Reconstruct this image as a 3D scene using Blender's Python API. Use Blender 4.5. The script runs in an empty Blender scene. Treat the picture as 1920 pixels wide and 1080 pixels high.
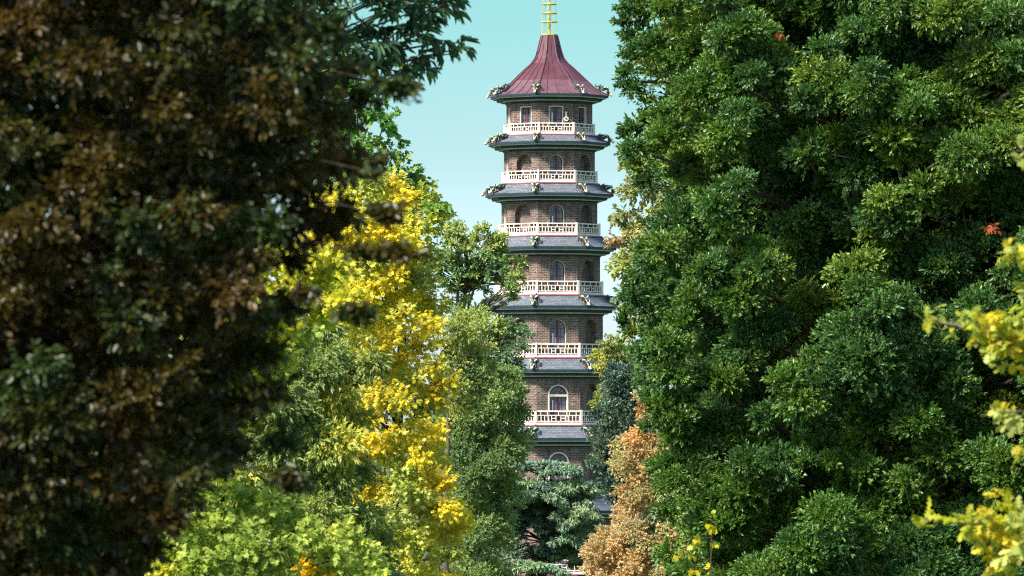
import bpy, math, random
import numpy as np

# ------------------------------------------------------------------ scene basics
S = bpy.context.scene
COL = S.collection
RNG = np.random.default_rng(7)
F = 9600.0            # focal length in pixels of a 1920-wide picture
CAMZ = 20.0           # the view is from a raised walkway
HOR = 800.0           # pixel row of the eye level


def P(px, py, d):
    return np.array([(px - 960.0) / F * d, d, CAMZ + (HOR - py) / F * d])


def link(o, parent=None):
    COL.objects.link(o)
    if parent is not None:
        o.parent = parent
    return o


def tag(o, label=None, cat=None, group=None, kind=None):
    if label: o['label'] = label
    if cat: o['category'] = cat
    if group: o['group'] = group
    if kind: o['kind'] = kind
    return o


def empty(name, loc, rz=0.0):
    o = bpy.data.objects.new(name, None)
    o.location = loc
    o.rotation_euler = (0, 0, rz)
    o.empty_display_size = 0.5
    return link(o)


# ------------------------------------------------------------------ node helpers
def new_mat(name):
    m = bpy.data.materials.new(name)
    m.use_nodes = True
    nt = m.node_tree
    nt.nodes.clear()
    out = nt.nodes.new('ShaderNodeOutputMaterial')
    return m, nt, out


def principled(nt, color=None, rough=0.6, spec=0.5, metal=0.0):
    b = nt.nodes.new('ShaderNodeBsdfPrincipled')
    if color is not None:
        b.inputs['Base Color'].default_value = (*color, 1)
    b.inputs['Roughness'].default_value = rough
    b.inputs['Specular IOR Level'].default_value = spec
    b.inputs['Metallic'].default_value = metal
    return b


def mixrgb(nt, fac, a, b, mode='MIX'):
    n = nt.nodes.new('ShaderNodeMix')
    n.data_type = 'RGBA'
    n.blend_type = mode
    for sock, v in ((n.inputs[0], fac), (n.inputs[6], a), (n.inputs[7], b)):
        if hasattr(v, 'is_linked') or isinstance(v, bpy.types.NodeSocket):
            nt.links.new(v, sock)
        elif isinstance(v, (tuple, list)):
            sock.default_value = (*v[:3], 1)
        else:
            sock.default_value = v
    return n.outputs[2]


def noise(nt, scale, detail=4.0, vec=None, rough=0.6):
    n = nt.nodes.new('ShaderNodeTexNoise')
    n.inputs['Scale'].default_value = scale
    n.inputs['Detail'].default_value = detail
    n.inputs['Roughness'].default_value = rough
    if vec is not None:
        nt.links.new(vec, n.inputs['Vector'])
    return n.outputs['Fac']


def ramp(nt, fac, stops):
    n = nt.nodes.new('ShaderNodeValToRGB')
    e = n.color_ramp.elements
    while len(e) < len(stops):
        e.new(0.5)
    for el, (p, c) in zip(e, stops):
        el.position = p
        el.color = (*c, 1) if len(c) == 3 else c
    nt.links.new(fac, n.inputs[0])
    return n.outputs[0]


def objcoord(nt):
    return nt.nodes.new('ShaderNodeTexCoord').outputs['Object']


def paint_mat(name, col, dark, rough=0.5, scale=3.0, spec=0.4, metal=0.0, bump=0.0):
    m, nt, out = new_mat(name)
    v = objcoord(nt)
    f = noise(nt, scale, 6, v)
    c = ramp(nt, f, [(0.3, dark), (0.62, col)])
    b = principled(nt, None, rough, spec, metal)
    nt.links.new(c, b.inputs['Base Color'])
    if bump:
        bp = nt.nodes.new('ShaderNodeBump')
        bp.inputs['Strength'].default_value = bump
        bp.inputs['Distance'].default_value = 0.02
        nt.links.new(noise(nt, scale * 6, 4, v), bp.inputs['Height'])
        nt.links.new(bp.outputs[0], b.inputs['Normal'])
    nt.links.new(b.outputs[0], out.inputs[0])
    return m


def brick_mat(name, c1, c2, mortar):
    m, nt, out = new_mat(name)
    uv = nt.nodes.new('ShaderNodeUVMap').outputs[0]
    bt = nt.nodes.new('ShaderNodeTexBrick')
    bt.offset = 0.5
    bt.inputs['Scale'].default_value = 1.0
    bt.inputs['Brick Width'].default_value = 0.30
    bt.inputs['Row Height'].default_value = 0.105
    bt.inputs['Mortar Size'].default_value = 0.018
    bt.inputs['Mortar Smooth'].default_value = 0.3
    bt.inputs['Bias'].default_value = -0.1
    nt.links.new(uv, bt.inputs['Vector'])
    bt.inputs['Color1'].default_value = (*c1, 1)
    bt.inputs['Color2'].default_value = (*c2, 1)
    bt.inputs['Mortar'].default_value = (*mortar, 1)
    # patches of weathering and odd bricks
    w = ramp(nt, noise(nt, 0.9, 5, uv), [(0.3, (0.72, 0.72, 0.74)), (0.7, (1.18, 1.12, 1.08))])
    c = mixrgb(nt, 1.0, bt.outputs['Color'], w, 'MULTIPLY')
    stn = nt.nodes.new('ShaderNodeMapping')
    stn.inputs['Scale'].default_value = (1.0, 0.16, 1.0)
    nt.links.new(uv, stn.inputs[0])
    c = mixrgb(nt, 0.75, c, ramp(nt, noise(nt, 2.4, 5, stn.outputs[0]), [(0.36, (0.58, 0.58, 0.62)), (0.5, (1, 1, 1)), (0.7, (1.28, 1.22, 1.18))]), 'MULTIPLY')   # rain streaks
    odd = ramp(nt, noise(nt, 7.5, 3, uv), [(0.34, (0.45, 0.45, 0.5)), (0.5, (1, 1, 1)), (0.66, (1.55, 1.42, 1.3))])
    c = mixrgb(nt, 0.8, c, odd, 'MULTIPLY')
    b = principled(nt, None, 0.9, 0.2)
    nt.links.new(c, b.inputs['Base Color'])
    bp = nt.nodes.new('ShaderNodeBump')
    bp.inputs['Strength'].default_value = 0.6
    bp.inputs['Distance'].default_value = 0.015
    bp.invert = True
    nt.links.new(bt.outputs['Fac'], bp.inputs['Height'])
    nt.links.new(bp.outputs[0], b.inputs['Normal'])
    nt.links.new(b.outputs[0], out.inputs[0])
    return m


def slate_mat(name):
    m, nt, out = new_mat(name)
    uv = nt.nodes.new('ShaderNodeUVMap').outputs[0]
    bt = nt.nodes.new('ShaderNodeTexBrick')
    bt.offset = 0.5
    bt.inputs['Scale'].default_value = 1.0
    bt.inputs['Brick Width'].default_value = 0.32
    bt.inputs['Row Height'].default_value = 0.15
    bt.inputs['Mortar Size'].default_value = 0.014
    bt.inputs['Color1'].default_value = (0.10, 0.118, 0.14, 1)
    bt.inputs['Color2'].default_value = (0.165, 0.182, 0.205, 1)
    bt.inputs['Mortar'].default_value = (0.05, 0.06, 0.072, 1)
    nt.links.new(uv, bt.inputs['Vector'])
    w = ramp(nt, noise(nt, 1.6, 5, uv), [(0.3, (0.75, 0.78, 0.8)), (0.7, (1.15, 1.12, 1.12))])
    c = mixrgb(nt, 1.0, bt.outputs['Color'], w, 'MULTIPLY')
    b = principled(nt, None, 0.5, 0.45)
    nt.links.new(c, b.inputs['Base Color'])
    bp = nt.nodes.new('ShaderNodeBump')
    bp.inputs['Strength'].default_value = 0.5
    bp.inputs['Distance'].default_value = 0.02
    bp.invert = True
    nt.links.new(bt.outputs['Fac'], bp.inputs['Height'])
    nt.links.new(bp.outputs[0], b.inputs['Normal'])
    nt.links.new(b.outputs[0], out.inputs[0])
    return m


def copper_mat(name, c_hi, c_lo):
    m, nt, out = new_mat(name)
    v = objcoord(nt)
    c = ramp(nt, noise(nt, 1.3, 6, v), [(0.3, c_lo), (0.68, c_hi)])
    st = nt.nodes.new('ShaderNodeMapping')
    st.inputs['Scale'].default_value = (5, 5, 0.5)
    nt.links.new(v, st.inputs[0])
    c = mixrgb(nt, 0.45, c, ramp(nt, noise(nt, 1.2, 4, st.outputs[0]), [(0.35, (0.6, 0.55, 0.6)), (0.7, (1.25, 1.2, 1.2))]), 'MULTIPLY')
    b = principled(nt, None, 0.42, 0.5, 0.15)
    nt.links.new(c, b.inputs['Base Color'])
    nt.links.new(b.outputs[0], out.inputs[0])
    return m


def leaf_mat(name, rough=0.45, spec=0.4, transl=0.4, glow=(1.25, 1.2, 0.6)):
    m, nt, out = new_mat(name)
    a = nt.nodes.new('ShaderNodeAttribute')
    a.attribute_name = 'tint'
    b = principled(nt, None, rough, spec)
    nt.links.new(a.outputs['Color'], b.inputs['Base Color'])
    t = nt.nodes.new('ShaderNodeBsdfTranslucent')
    nt.links.new(mixrgb(nt, 1.0, a.outputs['Color'], glow, 'MULTIPLY'), t.inputs['Color'])
    mx = nt.nodes.new('ShaderNodeMixShader')
    mx.inputs[0].default_value = transl
    nt.links.new(b.outputs[0], mx.inputs[1])
    nt.links.new(t.outputs[0], mx.inputs[2])
    nt.links.new(mx.outputs[0], out.inputs[0])
    return m


def bark_mat(name, c, d):
    m, nt, out = new_mat(name)
    v = objcoord(nt)
    st = nt.nodes.new('ShaderNodeMapping')
    st.inputs['Scale'].default_value = (6, 6, 1.2)
    nt.links.new(v, st.inputs[0])
    f = noise(nt, 2.5, 6, st.outputs[0])
    b = principled(nt, None, 0.9, 0.2)
    nt.links.new(ramp(nt, f, [(0.35, d), (0.65, c)]), b.inputs['Base Color'])
    bp = nt.nodes.new('ShaderNodeBump')
    bp.inputs['Strength'].default_value = 0.7
    bp.inputs['Distance'].default_value = 0.03
    nt.links.new(f, bp.inputs['Height'])
    nt.links.new(bp.outputs[0], b.inputs['Normal'])
    nt.links.new(b.outputs[0], out.inputs[0])
    return m


# ------------------------------------------------------------------ mesh builder
class MB:
    """collects quads / polygons with a material index and uv, links them as ONE mesh object"""
    def __init__(self):
        self.v, self.f, self.mi, self.uv = [], [], [], []

    def poly(self, pts, mi=0, uv=None):
        b = len(self.v)
        self.v.extend([tuple(map(float, p)) for p in pts])
        self.f.append(tuple(range(b, b + len(pts))))
        self.mi.append(mi)
        self.uv.append(uv if uv is not None else [(0.0, 0.0)] * len(pts))

    def box(self, c, h, mi=0, ax=None):
        """c centre, h half sizes along the axes ax (3 unit vectors)"""
        c = np.array(c, float)
        A = np.eye(3) if ax is None else np.array(ax, float)
        k = lambda i, j, l: c + A[0] * h[0] * i + A[1] * h[1] * j + A[2] * h[2] * l
        for q in (((-1, -1, -1), (-1, 1, -1), (1, 1, -1), (1, -1, -1)), ((-1, -1, 1), (1, -1, 1), (1, 1, 1), (-1, 1, 1)),
                  ((-1, -1, -1), (1, -1, -1), (1, -1, 1), (-1, -1, 1)), ((-1, 1, -1), (-1, 1, 1), (1, 1, 1), (1, 1, -1)),
                  ((-1, -1, -1), (-1, -1, 1), (-1, 1, 1), (-1, 1, -1)), ((1, -1, -1), (1, 1, -1), (1, 1, 1), (1, -1, 1))):
            self.poly([k(*s) for s in q], mi)

    def tube(self, pts, rad, n=6, mi=0, cap=True, flat=1.0):
        pts = [np.array(p, float) for p in pts]
        rings = []
        up = np.array([0, 0, 1.0])
        for i, p in enumerate(pts):
            t = pts[min(i + 1, len(pts) - 1)] - pts[max(i - 1, 0)]
            t /= (np.linalg.norm(t) + 1e-9)
            a = np.cross(t, up if abs(t[2]) < 0.95 else np.array([1.0, 0, 0]))
            a /= (np.linalg.norm(a) + 1e-9)
            b = np.cross(a, t)
            r = rad[i] if hasattr(rad, '__len__') else rad
            rings.append([p + a * r * math.cos(2 * math.pi * k / n) + b * r * flat * math.sin(2 * math.pi * k / n) for k in range(n)])
        base = len(self.v)
        for r in rings:
            self.v.extend([tuple(map(float, q)) for q in r])
        for i in range(len(rings) - 1):
            for k in range(n):
                self.f.append((base + i * n + k, base + i * n + (k + 1) % n, base + (i + 1) * n + (k + 1) % n, base + (i + 1) * n + k))
                self.mi.append(mi)
                self.uv.append([(0, 0)] * 4)
        if cap:
            for s, o in ((0, 1), (len(rings) - 1, -1)):
                idx = [base + s * n + k for k in range(n)][::o]
                self.f.append(tuple(idx[::-1]))
                self.mi.append(mi)
                self.uv.append([(0, 0)] * n)

    def mesh(self, name, mats, smooth=False):
        me = bpy.data.meshes.new(name)
        me.from_pydata(self.v, [], self.f)
        for m in mats:
            me.materials.append(m)
        me.polygons.foreach_set('material_index', self.mi)
        ul = me.uv_layers.new(name='UVMap')
        flat = [c for p in self.uv for q in p for c in q]
        ul.data.foreach_set('uv', flat)
        if smooth:
            me.polygons.foreach_set('use_smooth', [True] * len(me.polygons))
        me.update()
        return me

    def build(self, name, mats, parent=None, smooth=False):
        return link(bpy.data.objects.new(name, self.mesh(name, mats, smooth)), parent)


# ------------------------------------------------------------------ materials
M = {}
M['brick'] = brick_mat('grey_brown_brick', (0.080, 0.058, 0.051), (0.155, 0.114, 0.099), (0.25, 0.205, 0.18))
M['white'] = paint_mat('white_paint', (0.80, 0.70, 0.60), (0.68, 0.58, 0.49), 0.5, 2.0)
M['cream'] = paint_mat('cream_stone', (0.72, 0.63, 0.52), (0.58, 0.49, 0.40), 0.6, 3.0)
M['teal'] = paint_mat('hazed_teal_paint', (0.018, 0.040, 0.054), (0.012, 0.026, 0.036), 0.5, 2.0, 0.2)  # dark teal eaves, colour lightened to stand in for distance haze
M['band'] = paint_mat('pale_stone_band', (0.50, 0.49, 0.47), (0.40, 0.40, 0.39), 0.6, 2.0)
M['slate'] = slate_mat('grey_slate')
M['copper'] = copper_mat('red_copper_sheet', (0.135, 0.045, 0.057), (0.078, 0.028, 0.037))
M['copper_pale'] = copper_mat('weathered_copper_sheet', (0.18, 0.09, 0.107), (0.115, 0.056, 0.07))
M['seam'] = paint_mat('dark_copper_seam', (0.085, 0.03, 0.05), (0.05, 0.02, 0.035), 0.5, 4.0)
M['red'] = paint_mat('oxide_red_paint', (0.19, 0.05, 0.065), (0.13, 0.035, 0.05), 0.5, 3.0)
M['gold'] = paint_mat('yellow_gilding', (0.55, 0.52, 0.13), (0.44, 0.40, 0.08), 0.35, 3.0, 0.6, 0.35)
M['scales'] = paint_mat('green_dragon_scales', (0.045, 0.085, 0.06), (0.02, 0.035, 0.03), 0.4, 14.0)
M['gilt'] = paint_mat('cream_gilt', (0.74, 0.66, 0.44), (0.48, 0.40, 0.2), 0.4, 9.0)
M['sash'] = paint_mat('maroon_sash', (0.085, 0.022, 0.035), (0.05, 0.014, 0.024), 0.45, 3.0)
M['bar'] = paint_mat('dark_glazing_bar', (0.05, 0.035, 0.05), (0.03, 0.02, 0.03), 0.45, 3.0)
M['bark'] = bark_mat('grey_brown_bark', (0.15, 0.125, 0.095), (0.055, 0.045, 0.035))
M['bark_dark'] = bark_mat('dark_bark', (0.055, 0.045, 0.035), (0.022, 0.018, 0.015))
M['bark_pale'] = bark_mat('pale_twig_bark', (0.36, 0.30, 0.24), (0.2, 0.16, 0.12))
m, nt, out = new_mat('old_window_glass')
g = principled(nt, None, 0.12, 0.6)
nt.links.new(ramp(nt, noise(nt, 2.2, 3, objcoord(nt)), [(0.35, (0.06, 0.06, 0.085)), (0.65, (0.17, 0.165, 0.20))]), g.inputs['Base Color'])  # grey-lilac base colour stands in for sky reflected in the panes
nt.links.new(g.outputs[0], out.inputs[0])
M['glass'] = m
M['pale_strip'] = paint_mat('white_strip', (0.8, 0.8, 0.78), (0.7, 0.7, 0.7), 0.7, 4.0)

# ------------------------------------------------------------------ the pagoda
D0 = 320.0
TH = math.radians(9.0)
ZB = CAMZ - (1400 - HOR) / 30.0      # ground below the tower (0)
pag = empty('pagoda', ((1030 - 960) / F * D0, D0, 0.0), TH)
tag(pag, 'tall ten-storey octagonal brick pagoda with dragon-edged slate roofs and white balconies', 'pagoda')


def ap(half):                    # apothem from the measured silhouette half width in pixels
    return half / 30.0 / 0.972 * 0.924


def zf(y, half):                 # height of something on the front face
    return CAMZ + (HOR - y) * (D0 - ap(half)) / F


def dirv(k):
    """outward normal and along-the-face vector of face k"""
    f = math.radians(45 * k)
    return np.array([math.sin(f), -math.cos(f), 0.0]), np.array([math.cos(f), math.sin(f), 0.0])


def corner(a, k, z):             # corner between faces k and k+1
    f = math.radians(45 * k + 22.5)
    r = a / math.cos(math.radians(22.5))
    return np.array([r * math.sin(f), -r * math.cos(f), z])


def lathe(mb, prof, mis):
    """octagonal sheet through (apothem, z) points, uv in metres"""
    L = [0.0]
    for (a0, z0), (a1, z1) in zip(prof, prof[1:]):
        L.append(L[-1] + math.hypot(a1 - a0, z1 - z0))
    t = math.tan(math.radians(22.5))
    for i in range(len(prof) - 1):
        (a0, z0), (a1, z1) = prof[i], prof[i + 1]
        for k in range(8):
            mb.poly([corner(a0, k - 1, z0), corner(a0, k, z0), corner(a1, k, z1), corner(a1, k - 1, z1)], mis[i],
                    [(k * 9 - a0 * t, L[i]), (k * 9 + a0 * t, L[i]), (k * 9 + a1 * t, L[i + 1]), (k * 9 - a1 * t, L[i + 1])])


def arch_path(w, zb, zs, rect, n=14):
    """opening outline from lower left over the top to lower right, (u, z)"""
    h = w / 2
    if rect:
        return [(-h, zb), (-h, zs), (h, zs), (h, zb)]
    pts = [(-h, zb)]
    for i in range(n + 1):
        a = math.pi - math.pi * i / n
        pts.append((h * math.cos(a), zs + h * math.sin(a)))
    pts.append((h, zb))
    return pts


def wall_face(mb, k, a, z0, z1, path, depth, back):
    n, t = dirv(k)
    hw = a * math.tan(math.radians(22.5))
    pt = lambda u, dd, z: n * (a - dd) + t * u + np.array([0, 0, z])
    uo = k * 9.0
    h = path[-1][0]
    Q = lambda uz: mb.poly([pt(u, 0, z) for u, z in uz], 0, [(uo + u, z) for u, z in uz])
    Q([(-hw, z0), (-h, z0), (-h, z1), (-hw, z1)])
    Q([(h, z0), (hw, z0), (hw, z1), (h, z1)])
    for (u0, y0), (u1, y1) in zip(path[1:-1], path[2:-1]):
        if u1 - u0 > 1e-4:
            Q([(u0, y0), (u1, y1), (u1, z1), (u0, z1)])
    for (u0, y0), (u1, y1) in zip(path, path[1:]):
        mb.poly([pt(u1, 0, y1), pt(u0, 0, y0), pt(u0, depth, y0), pt(u1, depth, y1)], 0,
                [(uo + y1, 0), (uo + y0, 0), (uo + y0, depth), (uo + y1, depth)])
    if back:
        mb.poly([pt(u, depth, z) for u, z in path], 0, [(uo + u + 0.11, z + 0.04) for u, z in path])


def ribbon(mb, path, thick, d0, d1, mi=0, closed_bottom=False):
    """band of given thickness inside an opening path, from depth d0 to d1 (local: x along the face, y depth, z up)"""
    c = [np.array(p) for p in path]
    inn = []
    for i, p in enumerate(c):
        a = c[max(i - 1, 0)]
        b = c[min(i + 1, len(c) - 1)]
        if 0 < i < len(c) - 1:
            t1 = (p - a) / (np.linalg.norm(p - a) + 1e-9)
            t2 = (b - p) / (np.linalg.norm(b - p) + 1e-9)
            n1 = np.array([t1[1], -t1[0]])
            n2 = np.array([t2[1], -t2[0]])
            nn = (n1 + n2)
            nn /= max(np.dot(nn, n1), 0.3)
        else:
            t1 = (b - a) / np.linalg.norm(b - a)
            nn = np.array([t1[1], -t1[0]])
        inn.append(p + nn * thick)
    for i in range(len(c) - 1):
        o0, o1, i0, i1 = c[i], c[i + 1], inn[i], inn[i + 1]
        mb.poly([(o0[0], d0, o0[1]), (i0[0], d0, i0[1]), (i1[0], d0, i1[1]), (o1[0], d0, o1[1])], mi)
        mb.poly([(i0[0], d0, i0[1]), (i0[0], d1, i0[1]), (i1[0], d1, i1[1]), (i1[0], d0, i1[1])], mi)
        mb.poly([(o0[0], d0, o0[1]), (o1[0], d0, o1[1]), (o1[0], d1, o1[1]), (o0[0], d1, o0[1])], mi)
    return [tuple(p) for p in inn]


# measured rows: storey k -> wall half width, top of wall, floor of the balcony
storey = {
    10: dict(W=80.4, top=191, floor=251, B=229.7, H=85.0),
    9: dict(W=85.0, top=281, floor=341.7, B=318.9, H=89.6),
    8: dict(W=89.6, top=377.5, floor=441, B=417.5, H=95.0),
    7: dict(W=94.8, top=479.5, floor=552, B=526.2, H=100.4),
    6: dict(W=100.0, top=590.5, floor=670, B=643.8, H=105.5),
    5: dict(W=105.0, top=708.7, floor=796.7, B=769.6, H=110.5),
    4: dict(W=110.0, top=838, floor=931, B=904, H=115.5),
    3: dict(W=115.0, top=975, floor=1077, B=1049, H=120.5),
    2: dict(W=120.0, top=1121, floor=1229, B=1200, H=125.5),
    1: dict(W=125.0, top=1274, floor=1400, B=None, H=None),
}
# roof k crowns storey k: eave half width, lip row
roofs = {9: (114, 264), 8: (120, 360.7), 7: (125, 461.5), 6: (128.5, 572.5), 5: (133, 692.5), 4: (138, 821),
         3: (143, 958), 2: (148, 1104), 1: (153, 1257)}
# glazing: opening width px, row of the arch crown
doors = {10: (27, 198.5), 9: (25.6, 289.5), 8: (27.4, 383.5), 7: (30, 488.0), 6: (31.5, 599.0), 5: (38.0, 721.0), 4: (39.0, 847.5), 3: (40, 986), 2: (41, 1132), 1: (60, 1290)}


def window_meshes(k, w, zb, zs, rect, white_front):
    """sash, frame and glass of the openings of storey k, in face coordinates (x along, y into the wall, z up)"""
    path = arch_path(w, zb, zs, rect)
    fr = MB()
    d0 = -0.02 if white_front else 0.03
    inn = ribbon(fr, path, 0.085 if white_front else (0.055 if rect else 0.035), d0 if (white_front or rect) else 0.06, 0.27)
    h = inn[-1][0]
    ztop = max(p[1] for p in inn)
    if white_front:
        fr.box((0, 0.10, zs - 0.04), (h, 0.09, 0.07))
    # sash
    sa = MB()
    ins = ribbon(sa, [(p[0] * 0.995, p[1] - 0.003) for p in inn], 0.05, 0.20, 0.26, 1)
    g = ins[-1][0]
    gt = max(p[1] for p in ins)
    zr = zs if not rect else gt
    sa.box((0, 0.215, (zb + (zs - 0.12 if white_front else gt)) / 2), (0.055, 0.035, ((zs - 0.12 if white_front else gt) - zb) / 2), 0)
    hgt = zr - zb
    for f in ((0.36, 0.70, 0.985) if not rect else (0.55, 0.8)):
        sa.box((0, 0.232, zb + hgt * f), (g, 0.012, 0.016), 1)
    for s in (-1, 1):
        sa.box((s * g * 0.5, 0.236, zb + hgt * 0.5), (0.014, 0.012, hgt * 0.5), 1)
    if not rect:
        for ang in (30, 60, 90, 120, 150):
            c, s_ = math.cos(math.radians(ang)), math.sin(math.radians(ang))
            r0, r1 = g * 0.45, g * 0.99
            mid = (r0 + r1) / 2
            sa.box((mid * c, 0.238, zs + mid * s_), ((r1 - r0) / 2, 0.010, 0.013), 1, ((c, 0, s_), (0, 1, 0), (-s_, 0, c)))
        arc = [(g * 0.47 * math.cos(math.pi - math.pi * i / 10), zs + g * 0.47 * math.sin(math.pi - math.pi * i / 10)) for i in range(11)]
        ribbon(sa, arc, 0.028, 0.226, 0.25, 1)
    gl = MB()
    gl.poly([(p[0], 0.245, p[1]) for p in arch_path(w * 0.96, zb, zs - 0.02, rect)], 0)
    bl = MB()
    bl.box((-g * 0.62, 0.225, zb + hgt * 0.62), (0.035, 0.008, hgt * 0.2), 0)  # upright white strip in one half of the opening
    return (sa.mesh('window', [M['sash'], M['bar']]), fr.mesh('frame', [M['cream'] if k < 10 else M['cream']]),
            gl.mesh('pane', [M['glass']]), bl.mesh('pale_strip', [M['pale_strip']]))


for k, s in storey.items():
    a = ap(s['W'])
    z0 = zf(s['floor'], s['W']) - (0.25 if k > 1 else 0.0)
    if k == 1:
        z0 = 0.0
    z1 = zf(s['top'], s['W']) + 0.06
    w = doors[k][0] / 30.0
    ztop = zf(doors[k][1], s['W'])
    rect = (k == 10)
    zs = ztop if rect else ztop - w / 2
    zb = zf(s['floor'], s['W']) + 0.05 if k > 1 else 0.06
    wb = MB()
    wn = (33.5 + 1.2 * (10 - k)) / 30.0
    zsn = ztop + 0.03 - wn / 2
    for f in range(8):
        door = rect or f % 2 == 0 or k == 1
        path = arch_path(w, zb, zs, rect) if door else arch_path(wn, zb, zsn, False)
        wall_face(wb, f, a, z0, z1, path, 0.30 if door else 0.42, not door)
        if door:   # brick sill below the opening so that no hole shows
            n_, t_ = dirv(f)
            hw_ = w / 2
            wb.poly([n_ * a + t_ * u + np.array([0, 0, z]) for u, z in ((-hw_, z0), (hw_, z0), (hw_, zb), (-hw_, zb))], 0,
                    [(f * 9 + u, z) for u, z in ((-hw_, z0), (hw_, z0), (hw_, zb), (-hw_, zb))])
    wb.build('brick_wall', [M['brick']], pag)
    sm, fm, gm, bm_ = window_meshes(k, w, zb, zs, rect, k in (5, 4, 3, 2))
    for f in range(8):
        if rect or f % 2 == 0 or k == 1:
            n_, t_ = dirv(f)
            o = link(bpy.data.objects.new('window', sm), pag)
            o.location = n_ * a
            o.rotation_euler = (0, 0, math.radians(45 * f))
            link(bpy.data.objects.new('frame', fm), o)
            link(bpy.data.objects.new('pane', gm), o)
            if f == 0 and k in (10, 8, 6, 5):
                link(bpy.data.objects.new('pale_strip', bm_), o)

# roofs and cornices
hips = []
for k, (E, yl) in roofs.items():
    up = storey[k + 1]
    lo = storey[k]
    aR, aE, aW = ap(up['H']) + 0.05, ap(E), ap(lo['W'])
    zt = zf(up['floor'], up['H']) - 0.02
    ze = zf(yl, E)
    zc = zf(lo['top'], lo['W'])
    # slates, slightly concave
    N = 6
    prof = []
    for i in range(N + 1):
        t = i / N
        prof.append((aR + (aE - aR) * t, zt + (ze - zt) * (t + 0.16 * math.sin(math.pi * t))))
    rb = MB()
    lathe(rb, prof[::-1], [0] * N)
    roof = rb.build('slate_roof', [M['slate']], pag)
    fl = MB()
    lathe(fl, [(aR + 0.10, prof[0][1] - 0.05), (aR + 0.06, zt + 0.035), (aR - 0.25, zt + 0.04)], [0, 0])
    fl.build('red_flashing', [M['red']], roof)
    for c in range(8):
        hp = MB()
        pts = [corner(r, c, z) + np.array([0, 0, 0.03]) for r, z in prof]
        hp.tube(pts, 0.05, 6, 0)
        hp.build('hip_edge', [M['red']], roof, True)
        hips.append((k, c, [(r / math.cos(math.radians(22.5)), z) for r, z in prof]))
    # cornice: stepped bands from the lip to the wall
    cb = MB()
    H = ze - zc
    dA = aE - aW
    q = lambda fa, fz: (aW + dA * fa, zc + H * fz)
    prof = [q(1.0, 1.0), q(1.0, 0.73), q(0.86, 0.72), q(0.845, 0.575), q(0.62, 0.56), q(0.60, 0.29), q(0.37, 0.28), q(0.355, 0.14),
            q(0.12, 0.125), (aW + 0.05, zc + H * 0.03), (aW + 0.045, zc - 0.03), (aW - 0.1, zc - 0.03)]
    mis = [0, 0, 1, 0, 0, 0, 1, 0, 0, 0, 0]
    lathe(cb, prof, mis)
    cb.build('cornice', [M['teal'], M['band']], pag)
    # balcony floor and railing
    st = up
    aH = ap(st['H'])
    zfl, zt_ = zf(st['floor'], st['H']), zf(st['B'], st['H'])
    h = zt_ - zfl
    fb = MB()
    lathe(fb, [(ap(st['W']) - 0.1, zfl + 0.045), (aH + 0.02, zfl + 0.045), (aH + 0.02, zfl + 0.0)][::-1], [0, 0])
    fb.build('balcony_floor', [M['white']], pag)
    rl = MB()
    hw = aH * math.tan(math.radians(22.5))
    for f in range(8):
        n_, t_ = dirv(f)
        ax = (t_, -n_, (0, 0, 1))
        L = hw - 0.065
        def bar(u0, u1, y0, y1, tk):
            c = n_ * (aH - 0.055) + t_ * ((u0 + u1) / 2) + np.array([0, 0, zfl + (y0 + y1) / 2])
            rl.box(c, ((u1 - u0) / 2, tk, (y1 - y0) / 2), 0, ax)
        bar(-L, L, h * 0.91, h, 0.045)
        bar(-L, L, h * 0.64, h * 0.64 + 0.045, 0.03)
        bar(-L, L, h * 0.22, h * 0.22 + 0.05, 0.03)
        bar(-L, L, h * 0.045, h * 0.045 + 0.10, 0.035)
        for fr in (0.10, 0.25, 0.5, 0.75, 0.90):
            u = (fr - 0.5) * 2 * L
            bar(u - 0.022, u + 0.022, h * 0.64 + 0.046, h * 0.909, 0.022)
        for fr in (0.03, 0.105, 0.185, 0.265, 0.345, 0.445, 0.555, 0.655, 0.735, 0.815, 0.895, 0.97):
            u = (fr - 0.5) * 2 * L
            bar(u - 0.021, u + 0.021, h * 0.22 + 0.051, h * 0.639, 0.02)
        for fa, fb_ in ((0.345, 0.445), (0.555, 0.655)):
            u0, u1 = (fa - 0.5) * 2 * L + 0.022, (fb_ - 0.5) * 2 * L - 0.022
            bar(u0, u1, h * 0.43, h * 0.43 + 0.045, 0.018)
        for fr in (0.2, 0.5, 0.8):
            u = (fr - 0.5) * 2 * L
            bar(u - 0.03, u + 0.03, h * 0.045 + 0.101, h * 0.219, 0.024)
    rail = rl.build('railing', [M['white']], pag)
    for c in range(8):
        pb = MB()
        p = corner(aH - 0.05, c, 0)
        f_ = math.radians(45 * c + 22.5)
        ax = ((math.cos(f_), math.sin(f_), 0), (-math.sin(f_), math.cos(f_), 0), (0, 0, 1))
        pb.box(p + np.array([0, 0, zfl + h * 0.52]), (0.062, 0.062, h * 0.52), 0, ax)
        pb.build('post', [M['white']], rail)

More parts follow.
